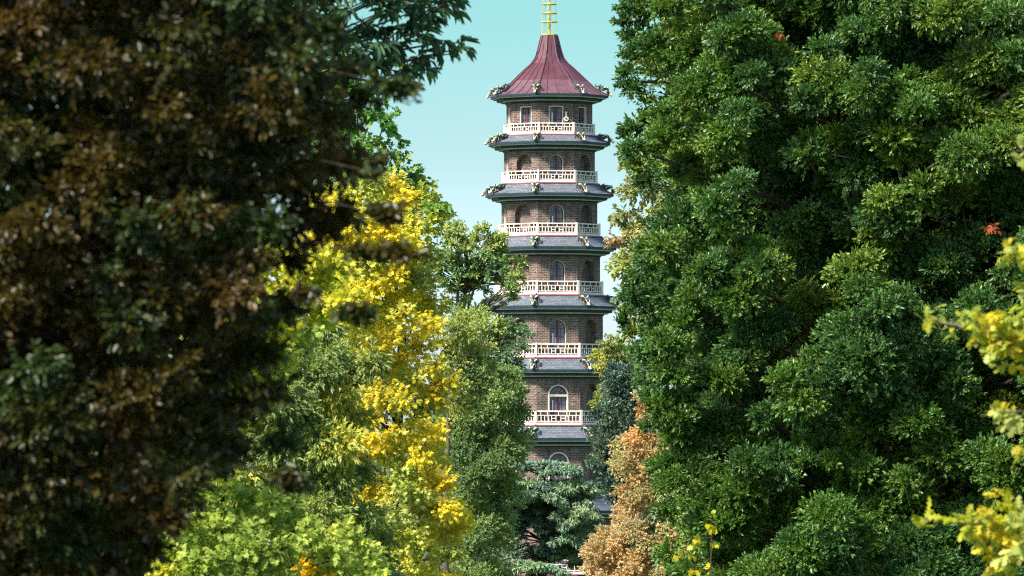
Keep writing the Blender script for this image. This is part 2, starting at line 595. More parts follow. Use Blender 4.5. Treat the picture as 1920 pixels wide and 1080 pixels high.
# crowning copper roof
E10, y10 = 110.5, 177.5
top_prof_px = [(110.5, 177.5), (96, 171), (82, 162), (70, 151), (57, 138.5), (45, 127.5), (34, 118.5), (26.5, 109), (22, 96), (18.5, 82), (14.6, 66.5)]
tp = [(ap(h_), zf(y_, h_ * 0.55)) for h_, y_ in top_prof_px]
tb = MB()
lathe(tb, tp, [1, 1, 1] + [0] * 7)
tb.poly([corner(tp[-1][0], c, tp[-1][1]) for c in range(8)], 0)
troof = tb.build('copper_roof', [M['copper'], M['copper_pale']], pag)
sb = MB()
t8 = math.tan(math.radians(22.5))
for f in range(8):
    n_, t_ = dirv(f)
    for fr in (-0.52, 0.0, 0.52):
        pts = [n_ * (a_ + 0.015) + t_ * (a_ * t8 * fr * (1.0)) + np.array([0, 0, z_ + 0.015]) for a_, z_ in tp if True]
        sb.tube(pts[:7 if abs(fr) > 0.3 else 10], 0.016, 4, 0)
    sb.tube([corner(a_ + 0.02, f, z_ + 0.02) for a_, z_ in tp], 0.045, 6, 0)
sb.build('standing_seam', [M['seam']], troof)
hips10 = [(10, c, [(r / math.cos(math.radians(22.5)), z) for r, z in tp[:5][::-1]]) for c in range(8)]
hips += hips10
aE, aW = ap(E10), ap(80.4)
ze, zc = tp[0][1], zf(191, 80.4)
cb = MB()
H, dA = ze - zc, aE - aW
qq = lambda fa, fz: (aW + dA * fa, zc + H * fz)
lathe(cb, [qq(1, 1), qq(1, .73), qq(.86, .72), qq(.845, .575), qq(.62, .56), qq(.60, .29), qq(.37, .28), qq(.355, .14), qq(.12, .125),
           (aW + .05, zc + H * .03), (aW + .045, zc - .04), (aW - .1, zc - .04)], [0, 0, 1, 0, 0, 0, 1, 0, 0, 0, 0])
cb.build('cornice', [M['teal'], M['band']], pag)

# finial: gilded mast with rings tied by rods
zt = tp[-1][1]
mb = MB()
mb.tube([(0, 0, zt), (0, 0, zt + 1.0), (0, 0, zt + 5.2)], [0.085, 0.07, 0.045], 10, 0)
fin = mb.build('finial', [M['gold']], pag, True)
cl = MB()
lathe(cl, [(0.45, zt - 0.02), (0.49, zt + 0.02), (0.49, zt + 0.09), (0.3, zt + 0.12), (0.08, zt + 0.13)], [0] * 4)
cl.build('collar', [M['gold']], fin)
zz = lambda y: CAMZ + (HOR - y) * D0 / F
for i, (y, r) in enumerate(((41.5, 14.8), (25.3, 14.0), (8.2, 13.2), (-8, 12.4), (-24, 11.4), (-39, 10.2), (-53, 8.8))):
    rb = MB()
    R = r / 30.0
    z = zz(y)
    rb.tube([(R * math.cos(q * math.pi / 12), R * math.sin(q * math.pi / 12), z) for q in range(25)], 0.03, 6, 0, False)
    for q in range(4):
        c_, s_ = math.cos(q * math.pi / 4), math.sin(q * math.pi / 4)
        rb.tube([(-R * c_, -R * s_, z), (R * c_, R * s_, z)], 0.024, 5, 0)
    rb.build('ring', [M['gold']], fin, True)
for q in range(8):
    c_, s_ = math.cos(math.radians(45 * q + 22.5)), math.sin(math.radians(45 * q + 22.5))
    rb = MB()
    rb.tube([(0.49 * c_, 0.49 * s_, zt + 0.08)] + [(r / 30 * c_, r / 30 * s_, zz(y)) for y, r in ((41.5, 14.8), (8.2, 13.2), (-24, 11.4), (-53, 8.8))], 0.010, 4, 0)
    rb.build('tie_rod', [M['gold']], fin)
sp = MB()
sp.tube([(0, 0, zt + 5.1 + 0.5 * i / 8) for i in range(9)], [0.02 + 0.24 * math.sin(math.pi * i / 8) for i in range(9)], 10, 0)
sp.build('orb', [M['gold']], fin, True)

# white round fixture on the top storey
n_, t_ = dirv(0)
fx = MB()
a10 = ap(80.4)
base = n_ * (a10 + 0.10) + t_ * 0.62
zc_ = zf(222.5, 80.4)
bz = lambda z: base + np.array([0, 0, z])
fx.tube([bz(zc_) - n_ * 0.10, bz(zc_) + n_ * 0.05], [0.16, 0.15], 16, 0)
fx.box(bz(zc_ + 0.27) - n_ * 0.04, (0.055, 0.04, 0.13), 0, (t_, n_, (0, 0, 1)))
fx.box(bz(zc_ + 0.41) - n_ * 0.04, (0.075, 0.05, 0.03), 0, (t_, n_, (0, 0, 1)))
fxo = fx.build('floodlight', [M['white']], pag)
fl = MB()
fl.tube([bz(zc_) + n_ * 0.051, bz(zc_) + n_ * 0.065], [0.075, 0.07], 14, 0)
fl.build('lens', [M['glass']], fxo)

# dragons on the hips: x outward down the hip, z up, origin at the lip
dm = MB()
body = [(-1.20, 0.36), (-1.27, 0.30), (-1.24, 0.20), (-1.14, 0.17), (-1.03, 0.26), (-0.92, 0.36), (-0.80, 0.33), (-0.70, 0.20), (-0.58, 0.17),
        (-0.46, 0.27), (-0.35, 0.37), (-0.22, 0.36), (-0.10, 0.24), (0.0, 0.15), (0.10, 0.13)]
rad = [0.02, 0.035, 0.045, 0.055, 0.065, 0.075, 0.085, 0.09, 0.10, 0.105, 0.10, 0.085, 0.075, 0.07, 0.075]
pts = [(x, 0.05 * math.sin(5.0 * x), z) for x, z in body]
dm.tube(pts, rad, 8, 0)
dm.tube([(0.08, 0, 0.14), (0.15, 0, 0.15), (0.24, 0, 0.12), (0.31, 0, 0.13), (0.34, 0, 0.18)], [0.08, 0.10, 0.07, 0.05, 0.02], 8, 1)      # skull, curled snout
dm.tube([(0.12, 0, 0.08), (0.20, 0, 0.04), (0.28, 0, 0.02)], [0.05, 0.045, 0.02], 6, 0)                                                 # lower jaw
for s in (-1, 1):
    dm.tube([(0.10, s * 0.06, 0.22), (0.02, s * 0.11, 0.32), (-0.06, s * 0.13, 0.34)], [0.03, 0.025, 0.01], 5, 1)                         # horns
    for x, z in ((-0.92, 0.30), (-0.20, 0.28)):                                                                                         # legs and claws
        dm.tube([(x, s * 0.05, z), (x + 0.03, s * 0.17, z - 0.08), (x + 0.08, s * 0.19, z - 0.20), (x + 0.16, s * 0.20, z - 0.23)], [0.055, 0.05, 0.04, 0.03], 6, 0)
    # folded wing: ribbed leather sheet with thickness
    for i in range(3):
        x0 = -0.34 - 0.13 * i
        dm.tube([(x0 + 0.03, s * 0.07, 0.36), (x0 - 0.02, s * 0.19, 0.47 - 0.03 * i), (x0 - 0.12, s * 0.24, 0.42 - 0.04 * i), (x0 - 0.2, s * 0.22, 0.31)],
                [0.035, 0.055, 0.05, 0.015], 6, 1 if i == 0 else 0)
for i in range(9):                                                                                                                       # crest
    j = 3 + i
    x, y, z = pts[j]
    dm.tube([(x, y, z + rad[j] * 0.8), (x - 0.03, y, z + rad[j] + 0.065)], [0.03, 0.004], 4, 0)
dmesh = dm.mesh('dragon_statue', [M['scales'], M['gilt']], True)
for k, c, prof in hips:
    (r1, z1), (r0, z0) = prof[-1], prof[0]
    f = math.radians(45 * c + 22.5)
    sl = math.atan2(prof[-3][1] - z1, r1 - prof[-3][0])
    o = link(bpy.data.objects.new('dragon_statue', dmesh), pag)
    o.location = (r1 * math.sin(f) * 0.995, -r1 * math.cos(f) * 0.995, z1 + 0.03)
    o.rotation_mode = 'ZYX'
    sc = 0.86 + 0.03 * (10 - k)
    o.scale = (sc * 0.95, sc, sc)
    o.rotation_euler = (0, sl * 0.9, f - math.pi / 2)
    o.rotation_mode = 'XYZ'

# ------------------------------------------------------------------ foliage
def rnd_unit(n):
    v = RNG.normal(size=(n, 3))
    return v / np.linalg.norm(v, axis=1, keepdims=True)


def nrm(v):
    return v / (np.linalg.norm(v, axis=-1, keepdims=True) + 1e-9)


# leaf outlines: (along, across, lift), faces
LEAF = {
    'oval': (np.array([(0, 0, 0), (.32, .5, .10), (.72, .36, .08), (1, 0, -.06), (.72, -.36, .08), (.32, -.5, .10)]), [(0, 1, 2, 3), (0, 3, 4, 5)]),
    'lance': (np.array([(0, 0, 0), (.4, .5, .12), (.75, .3, .02), (1, 0, -.14), (.75, -.3, .02), (.4, -.5, .12)]), [(0, 1, 2, 3), (0, 3, 4, 5)]),
    'maple': (np.array([(0, 0, 0), (.18, .5, .06), (.42, .36, .03), (.62, .56, .0), (.68, .2, .03), (1, 0, -.08), (.68, -.2, .03), (.62, -.56, 0), (.42, -.36, .03), (.18, -.5, .06), (.4, 0, .08)]),
              [(10, 0, 1), (10, 1, 2), (10, 2, 3), (10, 3, 4), (10, 4, 5), (10, 5, 6), (10, 6, 7), (10, 7, 8), (10, 8, 9), (10, 9, 0)]),
    'oak': (np.array([(0, 0, 0), (.16, .12, .02), (.24, .42, 0), (.36, .14, .03), (.52, .56, 0), (.62, .15, .03), (.76, .40, -.03), (1, 0, -.10),
                      (.76, -.40, -.03), (.62, -.15, .03), (.52, -.56, 0), (.36, -.14, .03), (.24, -.42, 0), (.16, -.12, .02)]),
            [(0, 1, 13), (1, 2, 3), (1, 3, 11, 13), (13, 11, 12), (3, 4, 5), (3, 5, 9, 11), (11, 9, 10), (5, 6, 7), (5, 7, 9), (9, 7, 8)]),
    'needle': (np.array([(0, 0, 0), (.45, .5, .0), (1, 0, -.1), (.45, -.5, .0)]), [(0, 1, 2, 3)]),
}


def foliage_mesh(name, pos, ax, nm, size, wid, tint, shape, mat):
    tpl, faces = LEAF[shape]
    n, kv = len(pos), len(tpl)
    ax = nrm(ax)
    nm = nrm(nm - ax * np.sum(nm * ax, axis=1, keepdims=True))
    sd = np.cross(nm, ax)
    size = size[:, None, None]
    wid = wid[:, None, None]
    V = pos[:, None, :] + size * (ax[:, None, :] * tpl[None, :, 0:1] + nm[:, None, :] * tpl[None, :, 2:3]) + wid * sd[:, None, :] * tpl[None, :, 1:2]
    V = V.reshape(-1, 3).astype(np.float32)
    lens = np.array([len(f) for f in faces])
    idx = np.concatenate([np.array(f) for f in faces])
    L = (idx[None, :] + (np.arange(n) * kv)[:, None]).ravel().astype(np.int32)
    totals = np.tile(lens, n).astype(np.int32)
    starts = np.concatenate([[0], np.cumsum(totals)[:-1]]).astype(np.int32)
    me = bpy.data.meshes.new(name)
    me.vertices.add(len(V))
    me.vertices.foreach_set('co', V.ravel())
    me.loops.add(len(L))
    me.loops.foreach_set('vertex_index', L)
    me.polygons.add(len(totals))
    me.polygons.foreach_set('loop_start', starts)
    me.polygons.foreach_set('loop_total', totals)
    c = me.color_attributes.new('tint', 'FLOAT_COLOR', 'POINT')
    col = np.ones((n, kv, 4), np.float32)
    col[:, :, :3] = tint[:, None, :]
    c.data.foreach_set('color', col.ravel())
    me.materials.append(mat)
    me.update()
    return me


def poly_dist(pts, poly):
    """inside flag and distance to the outline, both for pixel points"""
    p = np.asarray(pts, float)
    q = np.asarray(poly, float)
    inside = np.zeros(len(p), bool)
    dist = np.full(len(p), 1e9)
    for a, b in zip(q, np.roll(q, -1, axis=0)):
        cond = ((a[1] > p[:, 1]) != (b[1] > p[:, 1]))
        with np.errstate(divide='ignore', invalid='ignore'):
            xin = (b[0] - a[0]) * (p[:, 1] - a[1]) / (b[1] - a[1] + 1e-12) + a[0]
        inside ^= cond & (p[:, 0] < xin)
        ab = b - a
        t = np.clip(((p - a) @ ab) / (ab @ ab + 1e-9), 0, 1)
        dist = np.minimum(dist, np.linalg.norm(p - (a + t[:, None] * ab), axis=1))
    return inside, dist


def dart_clumps(poly, d, r, T, rmax, gap=0.8, n_try=6000, jit=0.4, edge=0.65, layers=1):
    """clump centres inside an outline at distance d: the crown bulges towards its middle by T metres"""
    ppm = F / d
    lo, hi = np.min(poly, axis=0), np.max(poly, axis=0)
    out = []
    for lay in range(layers):
        pts = RNG.uniform(lo, hi, size=(n_try, 2))
        rr = RNG.uniform(r * 0.7, r * 1.25, n_try)
        ins, dist = poly_dist(pts, poly)
        ok = ins & (dist > rr * edge * ppm)
        pts, rr, dist = pts[ok], rr[ok], dist[ok]
        keep = []
        arr = np.empty((0, 2))
        for i in range(len(pts)):
            if len(keep) and np.min(np.sum((arr - pts[i]) ** 2, axis=1)) < (gap * rr[i] * ppm) ** 2:
                continue
            keep.append(i)
            arr = np.vstack([arr, pts[i]])
        for i in keep:
            s = min(1.0, dist[i] / (rmax * ppm))
            bulge = T * math.sqrt(max(0.0, 1 - (1 - s) ** 2))
            y = d - bulge + RNG.uniform(-jit, jit) + lay * (r * 1.7)
            c = P(pts[i][0], pts[i][1], d)
            c[0] *= y / d
            c[2] = CAMZ + (c[2] - CAMZ) * y / d
            c[1] = y
            out.append((*c, rr[i]))
    return np.array(out)


def split_clumps(clumps, n=5, f=0.52, spread=0.85):
    """each clump becomes a loose group of smaller ones"""
    out = []
    for x, y, z, r in clumps:
        a = nrm(rnd_unit(1)[0] * np.array([1, 0.5, 0.9]))
        st = RNG.uniform(0.7, 1.25)
        for q in range(n):
            u = rnd_unit(1)[0] * RNG.uniform(0.3, 0.75) * r * spread / st + a * RNG.uniform(-1, 1) * r * 0.75 * spread * st
            out.append((x + u[0], y + u[1], z + u[2] * 0.85, r * f * RNG.uniform(0.75, 1.3)))
    return out


def crown(clumps, axis_xy, shape, leaf, wid, cov, palette, per=8, spread=0.75, up=0.5, out=0.6, flat=0.85, droop=0.15,
          face=0.5, shell=(0.45, 1.05), jitter=0.25, twig=0.22, coarse=None, palw=None, cl_pal=None, tipbright=0.0, patch=1.6):
    """leaves of all clumps of one tree -> arrays"""
    A = [[] for _ in range(6)]
    tips_all = []
    seed_ = int(RNG.integers(1 << 30))
    for ci, (x, y, z, r) in enumerate(clumps):
        k = 1.0 if coarse is None else coarse(x, y, z)
        ll = leaf * k * RNG.uniform(0.85, 1.2)
        spr, upc, dro = spread * RNG.uniform(0.75, 1.2), up + RNG.uniform(-0.25, 0.25), droop + RNG.uniform(-0.1, 0.2)
        area = ll * wid / leaf * ll * 0.62
        n = max(per, int(cov * math.pi * r * r / area / (1.0 if k <= 1.01 else 1.6)))
        nt = max(1, n // per)
        o = np.array([x - axis_xy[0], y - axis_xy[1], 0.0])
        o = o / (np.linalg.norm(o) + 1e-6)
        td = nrm(rnd_unit(nt) + out * o + np.array([0, 0, upc]))
        rho = shell[0] + (shell[1] - shell[0]) * RNG.random(nt) ** 0.6
        tip = np.array([x, y, z]) + td * (r * rho)[:, None] * np.array([1, 1, flat])
        tips_all.append((ci, tip))
        t = np.repeat(tip, per, axis=0)
        dv = np.repeat(td, per, axis=0)
        m = len(t)
        s = RNG.random(m)
        perp = nrm(np.cross(dv, rnd_unit(m)))
        ax = nrm(dv * (0.55 + 0.5 * (1 - s))[:, None] + perp * spr * (0.5 + 0.7 * s)[:, None] + np.array([0, 0, -dro]))
        pos = t - dv * (s * twig * k)[:, None]
        nm = nrm(rnd_unit(m) * (1 - face) + np.array([0, -0.15, 1.0]) * face + dv * 0.25)
        w_ = palw if palw is not None else [1.0 / len(palette)] * len(palette)
        jt = RNG.uniform(-0.3, 0.3, 3)
        cell = tuple(int(math.floor(v_ / patch + q_)) for v_, q_ in zip((x, y * 0.7, z), jt))
        cr = np.random.default_rng(abs(hash((cell, seed_))) % (2 ** 32))
        pi = cr.choice(len(palette), p=w_)
        pmix = RNG.choice(len(palette), p=w_)
        if cl_pal is not None:
            ov = cl_pal(x, y, z)
            if ov is not None:
                pi = ov
        a, b = palette[pi]
        f = RNG.random(m)[:, None]
        if RNG.random() < 0.7:      # stray leaves of the neighbouring tone
            a2, b2 = palette[pmix]
            sw = (RNG.random(m) < 0.25)[:, None]
            a, b = np.where(sw, np.array(a2), np.array(a)), np.where(sw, np.array(b2), np.array(b))
        cb = 1.0 + RNG.uniform(-jitter, jitter) * 0.6
        tint = (np.array(a) * (1 - f) + np.array(b) * f) * cb * (1 + RNG.uniform(-jitter, jitter, m))[:, None]
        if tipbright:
            tint = tint * (1 + tipbright * (1 - s))[:, None]  # fresh tips paler, with some highlight put into their tint
        sz = ll * RNG.uniform(0.7, 1.2, m)
        for lst, v in zip(A, (pos, ax, nm, sz, sz * wid / leaf, tint)):
            lst.append(v)
    return [np.concatenate(v) for v in A], tips_all


def limb(mb, a, b, r0, r1, sag=0.15, n=7, sides=5, wob=0.04):
    a, b = np.array(a, float), np.array(b, float)
    L = np.linalg.norm(b - a)
    pts, rad = [], []
    off = rnd_unit(1)[0] * L * wob
    off2 = rnd_unit(1)[0] * L * wob * 0.6
    for i in range(n + 1):
        t = i / n
        p = a + (b - a) * t
        p[2] += L * sag * math.sin(math.pi * t) * (1 - 0.4 * t)
        p += off * math.sin(math.pi * t) + off2 * math.sin(2 * math.pi * t)
        pts.append(p)
        rad.append(r0 + (r1 - r0) * t)
    mb.tube(pts, rad, sides, 0, True)
    return pts


def trunk_mesh(name, base, top, r0, clumps, mat, limb_r=0.06, every=1, twigs=None, twig_r=0.008, twig_every=3, bend=0.0, extra=None, low=0.35):
    mb = MB()
    base, top = np.array(base, float), np.array(top, float)
    n = 14
    tp_ = []
    for i in range(n + 1):
        t = i / n
        p = base + (top - base) * t
        p[0] += bend * math.sin(math.pi * t) + 0.02 * (top[2] - base[2]) * math.sin(7 * t) * 0.3
        tp_.append(p)
    rad = [r0 * (1.45 if i == 0 else 1.12 if i == 1 else 1 - 0.88 * i / n) for i in range(n + 1)]
    mb.tube(tp_, rad, 12, 0)
    at = lambda z: tp_[int(np.clip(round((z - base[2]) / (top[2] - base[2]) * n), 1, n))]
    for ci in range(0, len(clumps), every):
        x, y, z, r = clumps[ci]
        h = math.hypot(x - base[0], y - base[1])
        zs = max(base[2] + 2.0, min(z - low * h - 0.2, top[2] - 0.6))
        limb(mb, at(zs), (x, y, z), limb_r * (0.8 + 0.05 * h), limb_r * 0.25, 0.08 + 0.05 * RNG.random(), 8, 5, 0.05)
    if twigs is not None:
        for ci, tip in twigs:
            c = np.array(clumps[ci][:3])
            for p in tip[::twig_every]:
                limb(mb, c, p, twig_r * 1.6, twig_r * 0.6, 0.03, 3, 3, 0.06)
    if extra:
        for pts, r_a, r_b in extra:
            pts = [np.array(p, float) for p in pts]
            mb.tube(pts, list(np.linspace(r_a, r_b, len(pts))), 6, 0)
    return mb.mesh(name, [mat], True)


def make_tree(name, label, cat, base, top, r0, clumps, mat, bark, shape, leaf, wid, cov, palette, group=None, every=1, limb_r=0.06,
              twig_every=None, twig_r=0.008, extra=None, bend=0.0, low=0.35, **kw):
    root = empty(name, (float(base[0]), float(base[1]), 0.0))
    tag(root, label, cat, group)
    arr, tips = crown(clumps, base[:2], shape, leaf, wid, cov, palette, **kw)
    off = np.array([base[0], base[1], 0.0])
    arr[0] = arr[0] - off
    me = foliage_mesh('crown', *arr, shape, mat)
    link(bpy.data.objects.new('crown', me), root)
    cl = np.array(clumps, float).copy()
    cl[:, :3] -= off
    tw = None
    if twig_every:
        tw = [(ci, t - off) for ci, t in tips]
    ex = None
    if extra:
        ex = [([np.array(p) - off for p in pts], a, b) for pts, a, b in extra]
    tm = trunk_mesh('trunk', (0, 0, 0), np.array(top) - off, r0, cl, bark, limb_r, every, tw, twig_r, twig_every or 3, bend, ex, low)
    link(bpy.data.objects.new('trunk', tm), root)
    print(name, 'clumps', len(clumps), 'leaves', len(arr[0]))
    return root


def lower(cx, cy, rx, ry, z0, z1, n, r):
    """crown parts below and beside the picture: scattered clumps of a rounded crown"""
    out = []
    tries = 0
    while len(out) < n:
        u = RNG.uniform(-1, 1, 3)
        q = np.linalg.norm(u)
        if 0.55 < q < 1.0:
            c = (cx + u[0] * rx, cy + u[1] * ry, (z0 + z1) / 2 + u[2] * (z1 - z0) / 2, r * RNG.uniform(0.8, 1.3))
            px, py, rp = 960 + c[0] / c[1] * F, HOR - (c[2] - CAMZ) / c[1] * F, c[3] * 1.3 / c[1] * F
            if -rp < px < 1920 + rp and -rp < py < 1080 + rp:      # the seen part of the crown is laid out above
                tries += 1
                if tries > 4000:
                    break
                continue
            out.append(c)
    return out


def pick_palette(areas, d):
    """areas: (px, py, radius px, palette index): a branch that turned colour"""
    def fn(x, y, z):
        px, py = 960 + x / y * F, HOR - (z - CAMZ) / y * F
        for ax_, ay_, r_, pi in areas:
            if (px - ax_) ** 2 + (py - ay_) ** 2 < r_ * r_:
                return pi
        return None
    return fn


def outside(x, y, z):
    """crown parts the picture does not show carry fewer, larger leaves"""
    px, py = 960 + x / max(y, 1) * F, HOR - (z - CAMZ) / max(y, 1) * F
    o = max(-px, px - 1920, -py, py - 1080, 0)
    return 1.0 + min(1.6, max(0.0, o - 60) / 350.0)


LM = leaf_mat('green_leaf', 0.45, 0.4, 0.45)
LM_gloss = leaf_mat('glossy_evergreen_leaf', 0.36, 0.5, 0.28, (1.3, 1.25, 0.5))
LM_copper = leaf_mat('copper_beech_leaf', 0.40, 0.45, 0.4, (1.5, 1.3, 0.4))
LM_yellow = leaf_mat('yellow_autumn_leaf', 0.5, 0.3, 0.5, (1.0, 1.08, 0.8))
LM_needle = leaf_mat('cedar_needles', 0.6, 0.3, 0.15)

# --- big evergreen oak filling one side of the vista
dR = 110.0
oak_poly = [(1158, -260), (1160, 0), (1152, 45), (1172, 90), (1166, 130), (1150, 158), (1186, 175), (1212, 196), (1206, 214), (1172, 236), (1158, 262), (1166, 300),
            (1204, 330), (1222, 380), (1212, 430), (1196, 480), (1176, 540), (1162, 575), (1150, 600), (1164, 640), (1182, 690), (1196, 740), (1204, 800), (1216, 860),
            (1226, 930), (1236, 1000), (1244, 1080), (1250, 1300), (2550, 1300), (2550, -260)]
cl = dart_clumps(oak_poly, dR, 1.15, 4.5, 5.0, 1.0, 9000, 1.7, 0.8)
oak_tips = [(*P(x + 14, y, dR - 0.3), r) for x, y, r in ((1160, 12, .3), (1156, 42, .28), (1172, 70, .35), (1176, 110, .4), (1164, 138, .3), (1154, 156, .22), (1178, 170, .35), (1200, 190, .3), (1200, 222, .3), (1178, 240, .35),
             (1164, 258, .3), (1170, 285, .35), (1184, 312, .35), (1205, 345, .4), (1160, 590, .25), (1155, 606, .22), (1170, 625, .3), (1180, 660, .3), (1176, 560, .35), (1190, 520, .4), (1200, 470, .4), (1204, 740, .3), (1212, 800, .35), (1224, 880, .35), (1236, 960, .35), (1244, 1040, .4))]
cl2 = dart_clumps(oak_poly, dR + 2.0, 1.05, 3.0, 5.0, 1.1, 4000, 0.8, 0.9)
low_ = lower(9.5, dR + 3, 7.0, 6.0, 5.0, 17.0, 90, 1.6)
cl3 = np.vstack([dart_clumps(oak_poly, dR + 3.4, 1.2, 2.0, 5.0, 0.75, 5000, 0.6, 1.2), dart_clumps(oak_poly, dR + 5.5, 1.5, 1.5, 5.0, 0.75, 5000, 0.6, 1.2)])
oak_cl = split_clumps(cl, 6, 0.5, 0.9) + list(map(tuple, cl2)) + list(map(tuple, cl3)) + oak_tips + low_
G1 = [((0.047, 0.111, 0.019), (0.090, 0.168, 0.027)), ((0.034, 0.094, 0.027), (0.066, 0.137, 0.032)), ((0.082, 0.143, 0.022), (0.145, 0.207, 0.027)),
      ((0.028, 0.073, 0.023), (0.047, 0.108, 0.027)), ((0.296, 0.078, 0.027), (0.235, 0.104, 0.036))]
make_tree('evergreen_oak', 'huge dark evergreen tree with dense clumped glossy leaves facing the pagoda', 'tree', (9.5, dR + 3.5, 0), (9.0, dR + 2.5, 26.5), 0.75,
          oak_cl, LM_gloss, M['bark'], 'oval', 0.094, 0.041, 3.5, G1, per=9, spread=0.85, up=0.55, out=0.35, flat=0.8, droop=0.0, face=0.42,
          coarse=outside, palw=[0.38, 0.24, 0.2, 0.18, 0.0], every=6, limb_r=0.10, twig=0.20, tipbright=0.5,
          extra=[([P(1640, 250, 106), P(1610, 190, 105.6), P(1590, 130, 105.6), P(1560, 95, 105.8)], 0.06, 0.02), ([P(1640, 260, 106), P(1615, 200, 105.4), P(1565, 165, 105.2)], 0.05, 0.015),
                 ([P(1640, 440, 107), P(1600, 410, 106), P(1580, 360, 105.5)], 0.05, 0.02), ([P(1600, 410, 106), P(1620, 300, 105.4), P(1560, 290, 105)], 0.05, 0.015),
                 ([P(1790, 690, 108), P(1740, 710, 106), P(1690, 735, 105)], 0.10, 0.06), ([P(1660, 830, 106), P(1665, 880, 105.5), P(1675, 915, 105.3)], 0.02, 0.01),
                 ([P(1800, 360, 107), P(1812, 430, 105.6)], 0.025, 0.01),
                 ([P(1810, 420, 107), P(1780, 400, 105.6), P(1750, 415, 105.4)], 0.03, 0.01), ([P(1800, 520, 107), P(1812, 450, 106)], 0.09, 0.05)])
oak_root = bpy.data.objects['evergreen_oak']
for wx, wy_, wd, wr in ((1858, 428, 103.6, 0.18), (1464, 62, 104.5, 0.1), (1722, 905, 104.5, 0.09)):
    arr, _ = crown([(*P(wx, wy_, wd), wr)], (9.5, dR), 'oak', 0.14, 0.07, 3.0, [((0.40, 0.115, 0.05), (0.30, 0.075, 0.03))], per=6, droop=0.7)
    arr[0] = arr[0] - np.array([9.5, dR + 3.5, 0])
    link(bpy.data.objects.new('withered_spray', foliage_mesh('withered_spray', *arr, 'oak', LM_yellow)), oak_root)

# --- copper beech close to the camera
dC = 36.0
bee_poly = [(-500, -420), (650, -420), (640, 0), (668, 90), (690, 170), (696, 240), (712, 300), (690, 335), (700, 380), (716, 410), (640, 436), (590, 470), (560, 500),
            (545, 540), (570, 570), (690, 590), (672, 606), (590, 625), (545, 680), (520, 740), (560, 790), (548, 840), (530, 872), (455, 890), (405, 925), (350, 985),
            (330, 1040), (290, 1100), (250, 1300), (-500, 1300)]
cl = dart_clumps(bee_poly, dC, 0.30, 1.2, 2.0, 0.95, 7000, 0.5, 0.45)
cl2 = dart_clumps(bee_poly, dC + 0.9, 0.34, 0.9, 2.0, 0.85, 5000, 0.5, 1.2)
cl3 = dart_clumps(bee_poly, dC + 2.0, 0.42, 0.6, 2.0, 0.8, 4000, 0.5, 1.6)
twigs_bee = []
bee_fingers = [[(690, 395), (720, 402), (742, 398)], [(660, 470), (710, 474), (745, 472), (772, 476)], [(640, 585), (670, 588), (695, 584)], [(690, 320), (715, 298)], [(520, 890), (548, 900), (562, 908)],
               [(560, 545), (590, 560)], [(700, 150), (745, 165), (775, 168)]]
fing = []
for fgr in bee_fingers:
    for a, b in zip(fgr, fgr[1:]):
        for t in np.linspace(0, 1, 4):
            px, py = a[0] + (b[0] - a[0]) * t, a[1] + (b[1] - a[1]) * t
            fing.append((*P(px, py, 34.5), 0.085))
    twigs_bee.append(([P(fgr[0][0] - 90, fgr[0][1] - 20, 35), *[P(x, y, 34.5) for x, y in fgr]], 0.004, 0.002))
low_ = lower(-6.5, dC + 3, 5.5, 4.5, 4.0, 17.5, 90, 0.9) + lower(-7.5, dC + 2.5, 5.5, 5.0, 16.0, 27.0, 110, 0.85)
cl4 = dart_clumps([(p[0] if p[0] < 420 else 420 + (p[0] - 420) * 0.3, p[1]) for p in bee_poly], dC + 3.0, 0.5, 0.6, 2.0, 0.8, 4000, 0.5, 0.8)
bee_cl = list(map(tuple, cl)) + list(map(tuple, cl2)) + list(map(tuple, cl3)) + list(map(tuple, cl4)) + fing
bee_cl += [c for c in low_ if not (c[0] / c[1] * F + 960 > 330 and c[2] > 14)]
B1 = [((0.042, 0.036, 0.008), (0.076, 0.054, 0.009)), ((0.030, 0.039, 0.010), (0.059, 0.061, 0.012)), ((0.055, 0.036, 0.012), (0.080, 0.054, 0.014)), ((0.025, 0.045, 0.014), (0.046, 0.076, 0.018)),
      ((0.134, 0.063, 0.022), (0.101, 0.063, 0.022))]  # bronze leaf tones, darkened in the colour to stand for shade
make_tree('copper_beech', 'dark bronze-leaved beech looming closest, in shade and out of focus', 'tree', (-6.6, dC + 3, 0), (-6.2, dC + 3, 25.5), 0.5,
          bee_cl, LM_copper, M['bark_dark'], 'oval', 0.064, 0.038, 2.4, B1, per=7, spread=0.9, up=0.05, out=0.5, flat=0.75, droop=0.35, face=0.4,
          coarse=outside, palw=[0.40, 0.30, 0.10, 0.195, 0.005], patch=0.5, cl_pal=pick_palette([(745, 160, 75, 3)], 34.5), every=60, limb_r=0.018, twig=0.16, extra=twigs_bee)

# --- sweet chestnut with long leaves at the top
dS = 68.0
che_poly = [(200, -420), (700, -420), (850, -120), (858, -20), (845, 15), (835, 45), (800, 60), (800, 110), (790, 150), (750, 170), (700, 160), (650, 130), (560, 60), (300, 200), (200, 100)]
cl = dart_clumps(che_poly, dS, 0.30, 1.0, 3.0, 0.82, 3000, 0.7, 0.5)
ends = [(*P(x, y, dS - 0.4), r) for x, y, r in ((835, 85, .16), (862, 80, .15), (880, 92, .13), (850, 100, .14), (768, 148, .16), (745, 168, .14), (830, 20, .14), (800, 130, .16), (725, 165, .15), (848, 0, .12), (818, 92, .12))]
low_ = lower(-3.2, dS + 3, 3.4, 3.5, 12, 26, 35, 0.9)
G2 = [((0.064, 0.140, 0.080), (0.116, 0.220, 0.110)), ((0.046, 0.110, 0.070), (0.085, 0.170, 0.090)), ((0.106, 0.230, 0.060), (0.170, 0.300, 0.080))]
